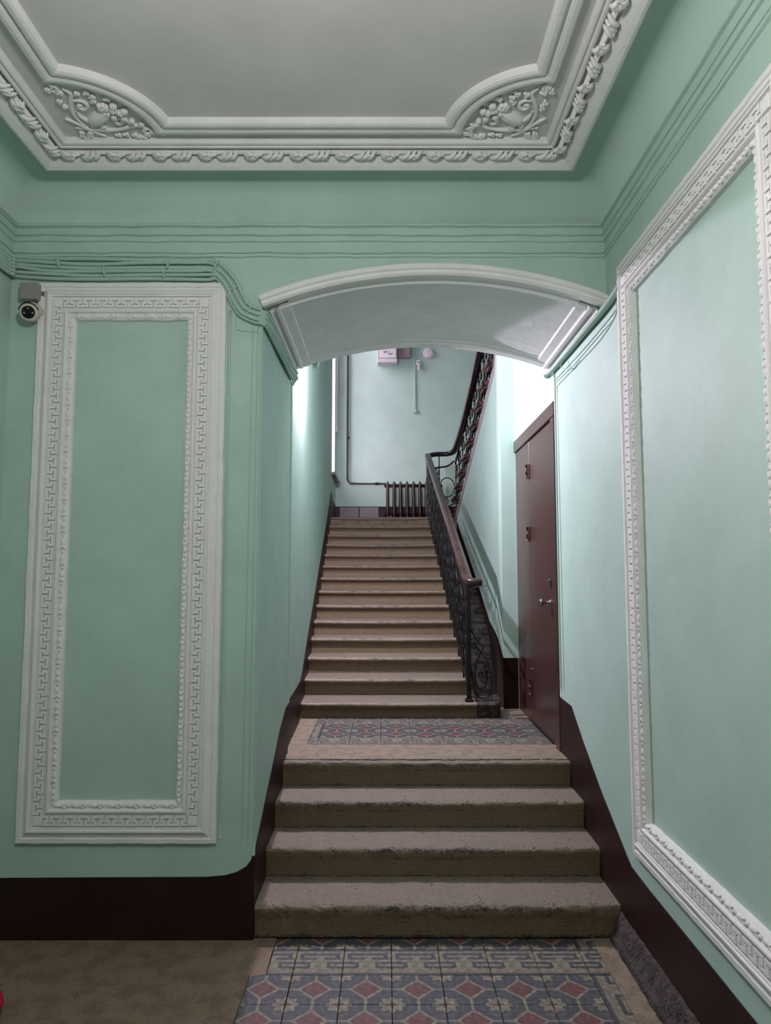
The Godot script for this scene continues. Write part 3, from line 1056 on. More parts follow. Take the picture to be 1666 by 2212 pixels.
func build_stairs() -> void:
	var low := thing("stone_steps", "four broad worn stone steps rising from the tiled floor through the arch", "steps", Vector3(0.23, 0, -3.345))
	var tz := [-3.345, -3.645, -3.92, -4.19]
	for k in 4:
		var y := 0.1375 * (k + 1)
		var depth: float = (tz[k] - tz[k + 1]) + 0.04 if k < 3 else 0.06
		var prof := [Vector2(-depth, 0.0), Vector2(-depth * 0.6, 0.001), Vector2(-0.06, 0.0), Vector2(-0.022, -0.0005), Vector2(-0.009, -0.003), Vector2(-0.002, -0.009), Vector2(0.0, -0.018), Vector2(-0.002, -0.030), Vector2(-0.007, -0.046), Vector2(-0.011, -0.07), Vector2(-0.013, -0.10), Vector2(-0.013, -0.1400)]
		var me := step_mesh(XJ - 0.23 + 0.004, XR - 0.23 - 0.002, prof, M.worn_step_stone, 201 + k, 0.008 if k != 0 else 0.011, 0.006, 140)
		put("step", me, Transform3D(Basis(), Vector3(0, y, tz[k] + 3.345)), low)
	var long := thing("stair_flight", "long flight of narrow rounded stone steps climbing to the upper landing", "stairs", Vector3(0, HL, -5.4))
	for k in 14:
		var y := 0.666 + 0.13 * k
		var z := -5.4 - 0.31 * k
		var xl := stair_left_x(z) - 0.004
		var xr := 0.645 - 0.0165 * (-z - 5.4)
		if k == 0:
			xr = 0.672
		var drop := 0.135 if k > 0 else 0.117
		var prof := [Vector2(-0.36, 0.0), Vector2(-0.20, 0.0), Vector2(-0.07, 0.0), Vector2(-0.030, 0.0), Vector2(-0.014, -0.002), Vector2(-0.004, -0.008), Vector2(0.0, -0.017), Vector2(-0.002, -0.027), Vector2(-0.010, -0.035), Vector2(-0.021, -0.038), Vector2(-0.022, -0.043), Vector2(-0.028, -0.044), Vector2(-0.030, -0.052), Vector2(-0.035, -0.054), Vector2(-0.036, -0.09), Vector2(-0.036, -drop)]
		if k == 13:
			prof[0] = Vector2(-0.14, 0.0)
			prof[1] = Vector2(-0.11, 0.0)
		var me := step_mesh(xl, xr, prof, M.step_stone, 301 + k, 0.0045 if k < 8 else 0.002, 0.008 if k > 9 else 0.004)
		put("step", me, Transform3D(Basis(), Vector3(0, y - HL, z + 5.4)), long)
	# dark painted rounded end of the lowest step and the rough ramp beyond the railing
	var s := st()
	var outline := [Vector2(-0.30, 0.0), Vector2(-0.06, 0.0), Vector2(-0.014, -0.003), Vector2(0.0, -0.017), Vector2(-0.010, -0.035), Vector2(-0.026, -0.045), Vector2(-0.036, -0.06), Vector2(-0.036, -0.117)]
	flat(s)
	var rows := []
	for i in 15:
		var t := i / 14.0
		var x: float = 0.674 + 0.20 * t
		var back: float = 0.0 if t < 0.5 else 0.15 * (1.0 - sqrt(max(0.0, 1.0 - pow((t - 0.5) / 0.5, 2.0))))
		var row := PackedVector3Array()
		for q: Vector2 in outline:
			row.append(Vector3(x, 0.666 - HL + q.y, q.x - back))
		rows.append(row)
	grid(s, rows, false, false, true)
	obj("painted_end", s, M.brown_rough, long)
	s = st()
	var f := FastNoiseLite.new()
	f.seed = 8
	f.frequency = 14.0
	f.fractal_octaves = 4
	smooth(s)
	rows = []
	for i in 151:
		var t: float = max(0, i - 1) / 149.0
		var z: float = lerp(-5.60, -9.46, t)
		var y := 0.670 + 0.419 * (-z - 5.42) - 0.045
		var row := PackedVector3Array()
		for j in 13:
			var xx: float = lerp(0.640 - 0.0165 * (-z - 5.4), lerp(0.872, 0.99, smoothstep(-5.6, -7.2, z)), j / 12.0)
			row.append(Vector3(xx, y - HL - 0.23 * j / 12.0 + 0.014 * f.get_noise_2d(xx, z) + (0.0 if j > 0 else -0.10) - (0.30 if i == 0 else 0.0), z + 5.4))
		rows.append(row)
	grid(s, rows, false, false, true)
	obj("side_ramp", s, M.brown_rough, long)
	s = st()
	# core of the flight
	var side := pv2([-5.44, 0.3])
	for k in 14:
		side.append(Vector2(-5.445 - 0.31 * k, 0.60 + 0.13 * k))
		side.append(Vector2(-5.445 - 0.31 * (k + 1) if k < 13 else -9.6, 0.60 + 0.13 * k))
	side.append(Vector2(-9.6, 0.3))
	extrude(s, side, -0.32, 0.90, Transform3D(Basis(Vector3(0, 0, 1), Vector3(0, 1, 0), Vector3(-1, 0, 0)), Vector3(0.30, -HL, 5.4)))
	obj("stair_core", s, M.brown_rough, long)

# ------------------------------------------------------------------ painted baseboards

func build_baseboards() -> void:
	var s := st()
	extrude(s, pv2([XL, 0.0, XJ + 0.001, 0.0, XJ + 0.001, 0.352, -0.597, 0.340, -0.618, 0.312, -0.66, 0.288, -0.71, 0.274, -0.80, 0.267, -1.3, 0.265, XL, 0.262]), -0.01, 0.005, front_wall())
	struct("baseboard_front", s, M.brown_paint, "dark brown painted band at the foot of the wall beside the stairs")
	s = st()
	extrude(s, pv2([ZBACK, 0.0, -4.41, 0.0, -4.41, 0.868, -4.154, 0.864, -4.05, 0.80, -3.927, 0.723, -3.612, 0.552, -3.26, 0.388, -3.198, 0.362, -3.0, 0.353, -2.574, 0.347, -2.2, 0.340, ZBACK, 0.34]), -0.01, 0.005, right_wall())
	struct("baseboard_right", s, M.brown_paint, "dark brown painted band climbing the right wall")
	# rough plinth at the foot of the right wall
	s = st()
	smooth(s)
	var f := FastNoiseLite.new()
	f.seed = 21
	f.frequency = 12.0
	f.fractal_octaves = 4
	var rows := []
	for i in 180:
		var z: float = lerp(-3.34, ZBACK, pow(i / 179.0, 1.5))
		var row := PackedVector3Array()
		for q in [[0.062, -0.01], [0.060, 0.022], [0.054, 0.030], [0.044, 0.036], [0.038, 0.060], [0.030, 0.070], [0.022, 0.095], [0.010, 0.112], [0.0, 0.118]]:
			row.append(Vector3(XR - q[0] + 0.008 * f.get_noise_2d(z, q[1] * 4.0), q[1] + 0.010 * f.get_noise_2d(z + 50.0, q[1] * 4.0), z))
		rows.append(row)
	grid(s, rows, false, false, true)
	var pl := struct("baseboard_plinth", s, M.brown_rough, "rough crumbling dark plinth along the foot of the right wall")
	pl.set_meta("category", "baseboard")
	# left side of the passage and of the long flight
	s = st()
	var jamb := Transform3D(Basis(Vector3(0, 0, -1), Vector3(0, 1, 0), Vector3(1, 0, 0)), Vector3(XJ, 0, 0))
	extrude(s, pv2([-ZW - 0.004, 0.0, -ZB, 0.0, -ZB, 0.826, 4.319, 0.826, 4.20, 0.785, 4.074, 0.74, 3.812, 0.609, 3.458, 0.43, 3.36, 0.38, -ZW - 0.004, 0.352]), -0.01, 0.004, jamb)
	struct("baseboard_jamb", s, M.brown_paint, "dark brown painted band on the left side of the arch passage")
	s = st()
	var x0 := stair_left_x(-ZB * -1.0)
	var sl := atan2(0.0245, 1.0)
	var along := Transform3D(Basis(Vector3(-sin(sl), 0, -cos(sl)), Vector3(0, 1, 0), Vector3(cos(sl), 0, -sin(sl))), Vector3(x0, 0, ZB))
	extrude(s, pv2([0.0, 0.3, 6.5, 2.2, 6.5, 2.64, 5.6, 2.64, 5.35, 2.72, 5.15, 2.70, 4.45, 2.348, 2.83, 1.632, 1.36, 0.995, 1.10, 0.87, 0.95, 0.832, 0.66, 0.822, 0.0, 0.826]), -0.01, 0.004, along)
	struct("baseboard_stair", s, M.brown_paint, "dark brown painted band climbing beside the long flight on the left")
	# on the pier and spandrel
	s = st()
	flat(s)
	var plan := [Vector3(1.05, 0.945, -5.795), Vector3(0.931, 0.945, -5.795), Vector3(1.020, 1.035, -6.70), Vector3(1.011, 1.160, -7.14), Vector3(0.991, 1.492, -7.76), Vector3(0.963, 1.885, -8.58), Vector3(0.935, 2.285, -9.42), Vector3(0.914, 2.36, -9.95)]
	for k in plan.size() - 1:
		var a: Vector3 = plan[k]
		var b: Vector3 = plan[k + 1]
		quad(s, Vector3(a.x, 0.45, a.z), a, b, Vector3(b.x, 0.45, b.z))
		var off := Vector3(0.012, 0, -0.006)
		quad(s, a, a + off, b + off, b)
	struct("baseboard_spandrel", s, M.brown_matte, "dark brown painted band under the far flight beside the door")
	s = st()
	lbox(s, Vector3(-0.76, HU, ZE), Vector3(2.2, 2.632, ZE + 0.006))
	var be := struct("baseboard_end", s, M.brown_paint, "dark band with bare stone slabs at the foot of the end wall")
	for k in 2:
		s = st()
		cbox(s, Vector3(-0.55 + 0.30 * k, 2.535, ZE + 0.010), Vector3(0.285, 0.17, 0.012), 0.003)
		obj("stone_slab", s, M.granite, be)

# ------------------------------------------------------------------ door, window, lamps

func build_door() -> void:
	var w := right_wall()
	var d := Node3D.new()
	d.name = "door_1"
	add_child(d)
	d.set_meta("kind", "structure")
	d.set_meta("label", "glossy brown steel door with a fixed side panel on the first landing")
	d.set_meta("category", "door")
	var s := st()
	cbox(s, Vector3(-5.106, 2.632, -0.04), Vector3(1.392, 0.092, 0.10), 0.004, w)
	cbox(s, Vector3(-4.462, 1.560, -0.04), Vector3(0.094, 2.048, 0.10), 0.004, w)
	obj("door_frame", s, M.door_paint, d)
	s = st()
	cbox(s, Vector3(-5.537, 1.560, -0.045), Vector3(0.526, 2.046, 0.08), 0.003, w)
	obj("side_panel", s, M.door_paint, d)
	s = st()
	cbox(s, Vector3(-4.893, 1.563, -0.045), Vector3(0.752, 2.036, 0.08), 0.004, w)
	var leaf := obj("door_leaf", s, M.door_paint, d)
	s = st()
	cbox(s, Vector3(-5.095, 1.45, -0.12), Vector3(1.40, 2.50, 0.04), 0.0, w)  # added black sheet behind the door, keeps sky light out of the opening
	obj("added_backing", s, M.black_plastic, d)
	for y in [2.357, 1.896, 0.80]:
		s = st()
		cbox(s, Vector3(-5.268, y, 0.000), Vector3(0.050, 0.105, 0.012), 0.002, w)
		tube(s, PackedVector3Array([w * Vector3(-5.274, y - 0.052, 0.012), w * Vector3(-5.274, y - 0.002, 0.012)]), 0.010, 8)
		tube(s, PackedVector3Array([w * Vector3(-5.274, y + 0.002, 0.012), w * Vector3(-5.274, y + 0.052, 0.012)]), 0.0085, 8)
		obj("hinge", s, M.door_paint, leaf)
	s = st()
	var k := Transform3D(w.basis * Basis(Vector3(1, 0, 0), Vector3(0, 0, 1), Vector3(0, -1, 0)), w * Vector3(-4.625, 1.425, -0.006))
	lathe(s, [Vector2(0.0, 0.0), Vector2(0.020, 0.0), Vector2(0.020, 0.008), Vector2(0.011, 0.014), Vector2(0.009, 0.035), Vector2(0.010, 0.050), Vector2(0.022, 0.058), Vector2(0.027, 0.066), Vector2(0.022, 0.074), Vector2(0.0, 0.077)], 16, k)
	obj("door_knob", s, M.steel, leaf)
	s = st()
	cbox(s, Vector3(-4.63, 1.545, 0.0), Vector3(0.026, 0.06, 0.008), 0.003, w)
	cbox(s, Vector3(-4.63, 1.56, 0.008), Vector3(0.018, 0.020, 0.012), 0.004, w)
	obj("lock_plate", s, M.steel, leaf)
	s = st()
	cbox(s, Vector3(-5.25, 0.93, 0.0), Vector3(0.04, 0.010, 0.01), 0.002, w)
	obj("latch", s, M.steel, leaf)

func build_window() -> void:
	var d := Node3D.new()
	d.name = "window_1"
	add_child(d)
	d.set_meta("kind", "structure")
	d.set_meta("label", "tall bright window in the left wall of the upper landing")
	d.set_meta("category", "window")
	var xg := stair_left_x(-10.19) - 0.30
	var s := st()
	for z in [-9.755, -10.19, -10.625]:
		cbox(s, Vector3(xg, 4.645, z), Vector3(0.06, 3.31, 0.06), 0.005)
	for y in [3.03, 4.35, 6.27]:
		cbox(s, Vector3(xg, y, -10.19), Vector3(0.06, 0.06, 0.92), 0.005)
	obj("window_frame", s, M.white_paint, d)
	for z in [-9.972, -10.408]:
		for y in [[3.06, 4.32], [4.38, 6.24]]:
			s = st()
			lbox(s, Vector3(xg - 0.003, y[0], z - 0.19), Vector3(xg + 0.003, y[1], z + 0.19))
			obj("pane", s, M.glass, d)
	s = st()
	var xa := stair_left_x(-9.7)
	var xb := stair_left_x(-10.66)
	hexa(s, [Vector3(xa - 0.42, 2.99, -10.655), Vector3(xb - 0.002, 2.99, -10.655), Vector3(xb - 0.002, 2.99, -10.645), Vector3(xa - 0.42, 2.99, -10.645), Vector3(xa - 0.42, 6.3, -10.655), Vector3(xb - 0.002, 6.3, -10.655), Vector3(xb - 0.002, 6.3, -10.645), Vector3(xa - 0.42, 6.3, -10.645)])
	lbox(s, Vector3(xa - 0.42, 2.99, -9.735), Vector3(xa - 0.012, 6.3, -9.725))
	obj("reveal", s, M.white_paint, d)
	s = st()
	cbox(s, Vector3((xb + xg) / 2.0 + 0.035, 2.972, -10.21), Vector3(xb - xg + 0.08, 0.036, 1.02), 0.006)
	var sill := obj("sill", s, M.string_paint, d)
	s = st()
	cbox(s, Vector3(xb + 0.055, 2.972, -9.692), Vector3(0.046, 0.038, 0.018), 0.003)
	obj("sill_end", s, M.radiator_paint, sill)

func lamp_light(parent: Node3D, at: Vector3, energy: float, size: float, c: Color) -> void:
	var l := OmniLight3D.new()
	l.name = "lamp_light"
	l.light_color = c
	l.light_energy = energy
	l.light_size = size
	l.omni_range = 14.0
	l.omni_attenuation = 2.0
	l.shadow_enabled = true
	parent.add_child(l)
	l.position = at

func build_lamps() -> void:
	# cold lamp on the stair wall just behind the arch
	var t := thing("wall_lamp", "glaring white lamp on the left wall just behind the arch", "lamp", Vector3(stair_left_x(-5.2), 3.075, -5.2))
	var s := st()
	cbox(s, Vector3(0.004, 0.0, 0.0), Vector3(0.008, 0.056, 0.08), 0.003)
	obj("lamp_base", s, M.mint_cable, t)
	s = st()
	blob(s, Vector3(0.022, -0.006, 0.0), Basis.from_scale(Vector3(0.020, 0.024, 0.034)), 10, 16)
	obj("lamp_diffuser", s, M.lamp_glow, t)
	lamp_light(t, Vector3(0.022, -0.006, 0.0), 6.2, 0.012, Color(0.98, 0.92, 1.0))
	s = st()
	extrude(s, pv2([-0.020, -0.030, 0.010, -0.030, 0.024, 0.030, -0.024, 0.030]), -0.05, 0.0, Transform3D(Basis(), Vector3(-0.435, 2.925, ZB)))
	tag(obj("wall_bracket", s, M.mint_cable), "small mint painted bracket behind the arch near the glaring lamp", "bracket")
	# globe lamp hanging from the middle of the hall ceiling
	t = thing("pendant_lamp", "white glass globe hanging from the middle of the panelled hall ceiling", "lamp", Vector3(-0.25, 3.49, -1.0))
	s = st()
	lathe(s, [Vector2(0.0, -0.03), Vector2(0.02, -0.03), Vector2(0.055, -0.012), Vector2(0.06, 0.0)], 20, Transform3D())
	obj("ceiling_rose", s, M.white_plastic, t)
	s = st()
	tube(s, PackedVector3Array([Vector3(0, -0.02, 0), Vector3(0, -0.46, 0)]), 0.008, 8)
	obj("lamp_rod", s, M.steel, t)
	s = st()
	blob(s, Vector3(0, -0.56, 0), Basis.from_scale(Vector3.ONE * 0.11), 16, 24)
	obj("lamp_globe", s, M.globe_glow, t)
	lamp_light(t, Vector3(0, -0.56, 0), 1.45, 0.10, Color(1.0, 0.975, 0.975))

# ------------------------------------------------------------------ stucco frames

func build_frames() -> void:
	var cell := 0.0305
	var h := 0.042
	var pieces := []
	for flip in [false, true]:
		var g := 0.0038
		var p := pv2([g, 0.0, cell, 0.0, cell, 0.24 * h, 0.48 * cell, 0.24 * h, 0.48 * cell, 0.36 * h, cell - g, 0.36 * h, cell - g, h, 0.0, h, 0.0, 0.76 * h, 0.52 * cell, 0.76 * h, 0.52 * cell, 0.64 * h, g, 0.64 * h])
		if flip:
			for i in p.size():
				p[i].y = h - p[i].y
		var s := st()
		extrude(s, p, 0.0, 0.011)
		pieces.append(mesh_of(s, M.white_relief))
	var sh := st()
	blob(sh, Vector3(-0.018, 0, 0.001), Basis.from_scale(Vector3(0.017, 0.009, 0.007)), 5, 8)
	blob(sh, Vector3(0.006, 0.004, 0.002), Basis(Vector3(0, 0, 1), 0.5) * Basis.from_scale(Vector3(0.014, 0.005, 0.006)), 4, 7)
	blob(sh, Vector3(0.006, -0.004, 0.002), Basis(Vector3(0, 0, 1), -0.5) * Basis.from_scale(Vector3(0.014, 0.005, 0.006)), 4, 7)
	blob(sh, Vector3(0.026, 0, 0.002), Basis.from_scale(Vector3(0.007, 0.006, 0.006)), 5, 7)
	var husk := mesh_of(sh, M.white_relief)
	var a := thing("stucco_frame", "white stucco frame with key pattern on the wall beside the arch", "frame", Vector3(-1.198, 0.413, ZW))
	frame_parts(a, Transform3D(Basis(), Vector3(0, 0, 0)), -0.445, 0.446, 0.0, 2.566, pieces, husk, cell, h)
	var b := thing("stucco_frame", "tall white stucco frame with key pattern on the right hall wall", "frame", Vector3(XR, 0.447, -2.43))
	frame_parts(b, Transform3D(right_wall().basis, Vector3.ZERO), -0.688, 0.688, 0.0, 2.520, pieces, husk, cell, h)

func frame_parts(t: Node3D, xf: Transform3D, x0: float, x1: float, y0: float, y1: float, pieces: Array, husk: Mesh, cell: float, h: float) -> void:
	var s := st()
	flat(s)
	var f := FastNoiseLite.new()
	f.seed = 77
	f.frequency = 1.6
	f.fractal_octaves = 3
	var prof := [[0.0, -0.004], [0.0, 0.016], [0.004, 0.021], [0.022, 0.022], [0.025, 0.015], [0.029, 0.014], [0.032, 0.018], [0.040, 0.022], [0.048, 0.029], [0.052, 0.033], [0.060, 0.034], [0.063, 0.029], [0.070, 0.029], [0.073, 0.019], [0.132, 0.019], [0.134, 0.029], [0.139, 0.034], [0.146, 0.034], [0.150, 0.029], [0.153, 0.021], [0.158, 0.020], [0.166, 0.024], [0.174, 0.023], [0.182, 0.015], [0.185, -0.004]]
	var cols := []
	var per := 40
	for q in prof:
		var col := PackedVector3Array()
		var c := [Vector2(x0 + q[0], y0 + q[0]), Vector2(x1 - q[0], y0 + q[0]), Vector2(x1 - q[0], y1 - q[0]), Vector2(x0 + q[0], y1 - q[0])]
		for k in 4:
			for i in per:
				var p: Vector2 = c[k].lerp(c[(k + 1) % 4], float(i) / per)
				var wob := 0.0
				if i > 0 and (q[0] < 0.03 or q[0] > 0.18):
					wob = 0.0035 * f.get_noise_2d(p.x * 6.0, p.y * 6.0)
				var dir: Vector2 = (c[(k + 1) % 4] - c[k]).normalized()
				p += Vector2(-dir.y, dir.x) * wob
				col.append(xf * Vector3(p.x, p.y, q[1]))
		cols.append(col)
	grid(s, cols, false, true)
	obj("moulding", s, M.white_plaster, t)
	# key blocks in the channel, husks on the inner bead
	var kin := 0.0815
	var hin := 0.1665
	var cs := [Vector2(x0, y0), Vector2(x1, y0), Vector2(x1, y1), Vector2(x0, y1)]
	for k in 4:
		var p0: Vector2 = cs[k]
		var p1: Vector2 = cs[(k + 1) % 4]
		var dir := (p1 - p0).normalized()
		var inw := Vector2(-dir.y, dir.x)
		var l := p0.distance_to(p1)
		var b := xf.basis * Basis(Vector3(dir.x, dir.y, 0), Vector3(inw.x, inw.y, 0), Vector3(0, 0, 1))
		var n := int((l - 2.0 * (kin + h)) / cell)
		var first := (l - n * cell) / 2.0
		var pc := p0 + (dir + inw) * (kin + h / 2.0)
		var sc := st()
		cbox(sc, Vector3(0, 0, 0.005), Vector3(h, h, 0.011), 0.002)
		put("key_corner", mesh_of(sc, M.white_relief), Transform3D(b, xf * Vector3(pc.x, pc.y, 0.0185)), t)
		for i in n:
			var p := p0 + dir * (first + i * cell) + inw * kin
			put("key_block", pieces[i % 2], Transform3D(b, xf * Vector3(p.x, p.y, 0.0185)), t)
		var m := int((l - 2.0 * hin) / 0.074)
		for i in m:
			var p := p0 + dir * (hin + (i + 0.5) * (l - 2.0 * hin) / m) + inw * hin
			put("husk", husk, Transform3D(b, xf * Vector3(p.x, p.y, 0.022)), t)

# ------------------------------------------------------------------ railings

func rail_x(z: float) -> float:
	return 0.620 - 0.0175 * (-z - 5.42)

func nose_y(z: float) -> float:
	return 0.666 + 0.419 * (-z - 5.40)

func hand_y(z: float) -> float:
	return 1.555 + 0.409 * (-z - 5.45)

func spiral(c: Vector3, ex: Vector3, ey: Vector3, r0: float, r1: float, a0: float, turns: float, n := 30) -> PackedVector3Array:
	var p := PackedVector3Array()
	for i in n + 1:
		var t := float(i) / n
		var a := a0 + TAU * turns * t
		var r: float = lerp(r0, r1, pow(t, 0.8))
		p.append(c + (ex * cos(a) + ey * sin(a)) * r)
	return p

func flat_bar(s: SurfaceTool, p: PackedVector3Array, wd: float, th: float, upv: Vector3) -> void:
	sweep(s, p, PackedVector2Array([Vector2(-wd / 2, -th / 2), Vector2(wd / 2, -th / 2), Vector2(wd / 2, th / 2), Vector2(-wd / 2, th / 2)]), upv, true, true)

func hand_profile() -> PackedVector2Array:
	var p := PackedVector2Array()
	for q in [[0.030, -0.030], [0.034, -0.018], [0.040, -0.006], [0.040, 0.008], [0.034, 0.018], [0.020, 0.026], [0.0, 0.029], [-0.020, 0.026], [-0.034, 0.018], [-0.040, 0.008], [-0.040, -0.006], [-0.034, -0.018], [-0.030, -0.030]]:
		p.append(Vector2(q[0], q[1]))
	return p

func build_railings() -> void:
	var t := thing("stair_railing", "black wrought iron railing with brown wooden handrail on the long flight", "railing")
	# handrail with a curl at its foot
	var pts := [Vector3(0.715, 1.548, -5.46), Vector3(0.690, 1.548, -5.455), Vector3(0.655, 1.550, -5.455), Vector3(0.630, 1.560, -5.49), Vector3(0.621, 1.585, -5.56)]
	for z in [-5.9, -6.8, -7.7, -8.6, -9.25]:
		pts.append(Vector3(rail_x(z), hand_y(z), z))
	pts.append(Vector3(0.556, 3.165, -9.40))
	var path := catmull(pts, 8)
	var s := st()
	sweep(s, path, hand_profile())
	obj("handrail", s, M.handrail_wood, t)
	s = st()
	flat_bar(s, PackedVector3Array([Vector3(0.665, 1.512, -5.45), Vector3(0.72, 1.510, -5.45), Vector3(0.745, 1.514, -5.452), Vector3(0.760, 1.524, -5.455)]), 0.032, 0.006, Vector3.UP)
	obj("handrail_strap", s, M.grey_plastic, t)
	var line := func(over: float, z0: float, z1: float, from_hand: bool) -> PackedVector3Array:
		var p := PackedVector3Array()
		for i in 21:
			var z: float = lerp(z0, z1, i / 20.0)
			p.append(Vector3(rail_x(z), (hand_y(z) if from_hand else nose_y(z)) + over, z))
		return p
	s = st()
	flat_bar(s, line.call(-0.036, -5.46, -9.40, true), 0.034, 0.010, Vector3.UP)
	obj("top_strap", s, M.iron, t)
	s = st()
	flat_bar(s, line.call(-0.150, -5.46, -9.40, true), 0.016, 0.010, Vector3.UP)
	obj("upper_strap", s, M.iron, t)
	s = st()
	flat_bar(s, line.call(0.075, -5.46, -9.42, false), 0.018, 0.012, Vector3.UP)
	obj("lower_strap", s, M.iron, t)
	s = st()
	cbox(s, Vector3(0.620, 1.10, -5.455), Vector3(0.034, 0.87, 0.034), 0.004)
	cbox(s, Vector3(0.620, 0.675, -5.455), Vector3(0.06, 0.02, 0.06), 0.004)
	obj("newel_post", s, M.iron, t)
	for k in 14:
		var z := -5.4 - 0.31 * k - 0.05
		if k > 0:
			s = st()
			var y0 := 0.666 + 0.13 * k - 0.01
			var y1 := hand_y(z) - 0.04
			cbox(s, Vector3(rail_x(z), (y0 + y1) / 2.0, z), Vector3(0.014, y1 - y0, 0.014), 0.002)
			for v in [0.22, 0.48, 0.70]:
				cbox(s, Vector3(rail_x(z), nose_y(z) + v, z), Vector3(0.028, 0.022, 0.028), 0.004)
			obj("baluster", s, M.iron, t)
		if k == 13:
			continue
		var zm := z - 0.155
		s = st()
		cbox(s, Vector3(rail_x(zm), (nose_y(zm) + 0.075 + hand_y(zm) - 0.15) / 2.0, zm), Vector3(0.012, hand_y(zm) - 0.15 - nose_y(zm) - 0.075, 0.012), 0.002)
		cbox(s, Vector3(rail_x(zm), nose_y(zm) + 0.42, zm), Vector3(0.024, 0.05, 0.024), 0.005)
		obj("baluster", s, M.iron, t)
		# scrolls, sheared with the slope
		var ez := Vector3(0.0175, 0.419, -1.0)
		for q in [[0.072, 0.22, 0.062, 0.0, 1.0], [0.232, 0.20, 0.062, PI, -1.0], [0.078, 0.57, 0.060, PI * 0.5, 1.0], [0.232, 0.58, 0.060, PI * 0.5, -1.0], [0.155, 0.36, 0.050, PI, 1.0]]:
			var zc: float = z - q[0]
			var c := Vector3(rail_x(zc), nose_y(zc) + q[1], zc)
			s = st()
			tube(s, spiral(c, ez, Vector3.UP, q[2], 0.010, q[3], 1.5 * q[4]), 0.0062, 5)
			obj("scroll", s, M.iron, t)
		for q in [[0.0, 0.10, 0.10, 0.28, 0.05, 0.45, 0.15, 0.66], [0.30, 0.10, 0.20, 0.30, 0.26, 0.46, 0.16, 0.66]]:
			var p := []
			for i in range(0, 8, 2):
				var zc: float = z - q[i]
				p.append(Vector3(rail_x(zc), nose_y(zc) + q[i + 1], zc))
			s = st()
			tube(s, catmull(p, 6), 0.0058, 5)
			obj("scroll", s, M.iron, t)
	# scroll wing at the foot, across the flight
	var ex := Vector3(1, 0, 0)
	var zf := -5.46
	for q in [[[0.640, 0.885, 0.655, 0.79, 0.665, 0.735, 0.705, 0.690, 0.755, 0.695, 0.785, 0.750, 0.785, 0.86, 0.755, 0.965, 0.700, 1.04, 0.672, 1.075], 0.0055], [[0.735, 1.06, 0.700, 1.00, 0.672, 0.925, 0.668, 0.83, 0.690, 0.765, 0.730, 0.760, 0.752, 0.82, 0.750, 0.90, 0.725, 0.955, 0.695, 0.94], 0.0055], [[0.640, 1.19, 0.672, 1.13, 0.712, 1.085, 0.735, 1.072, 0.728, 1.05], 0.005]]:
		var p := []
		for i in range(0, q[0].size(), 2):
			p.append(Vector3(q[0][i], q[0][i + 1], zf))
		s = st()
		tube(s, catmull(p, 7), q[1], 6)
		obj("end_scroll", s, M.iron, t)
	s = st()
	tube(s, spiral(Vector3(0.713, 0.865, zf), ex, Vector3.UP, 0.036, 0.007, 0.6, -1.3), 0.0055, 6)
	obj("end_scroll", s, M.iron, t)
	s = st()
	tube(s, spiral(Vector3(0.665, 1.072, zf), ex, Vector3.UP, 0.028, 0.006, 0.9, 1.3), 0.0055, 6)
	obj("end_scroll", s, M.iron, t)

func far_rail_pts() -> Array:
	return [Vector3(0.940, 3.43, -8.5), Vector3(0.955, 3.645, -7.82), Vector3(0.976, 3.872, -7.37), Vector3(0.990, 4.10, -6.85), Vector3(1.005, 4.36, -6.25)]

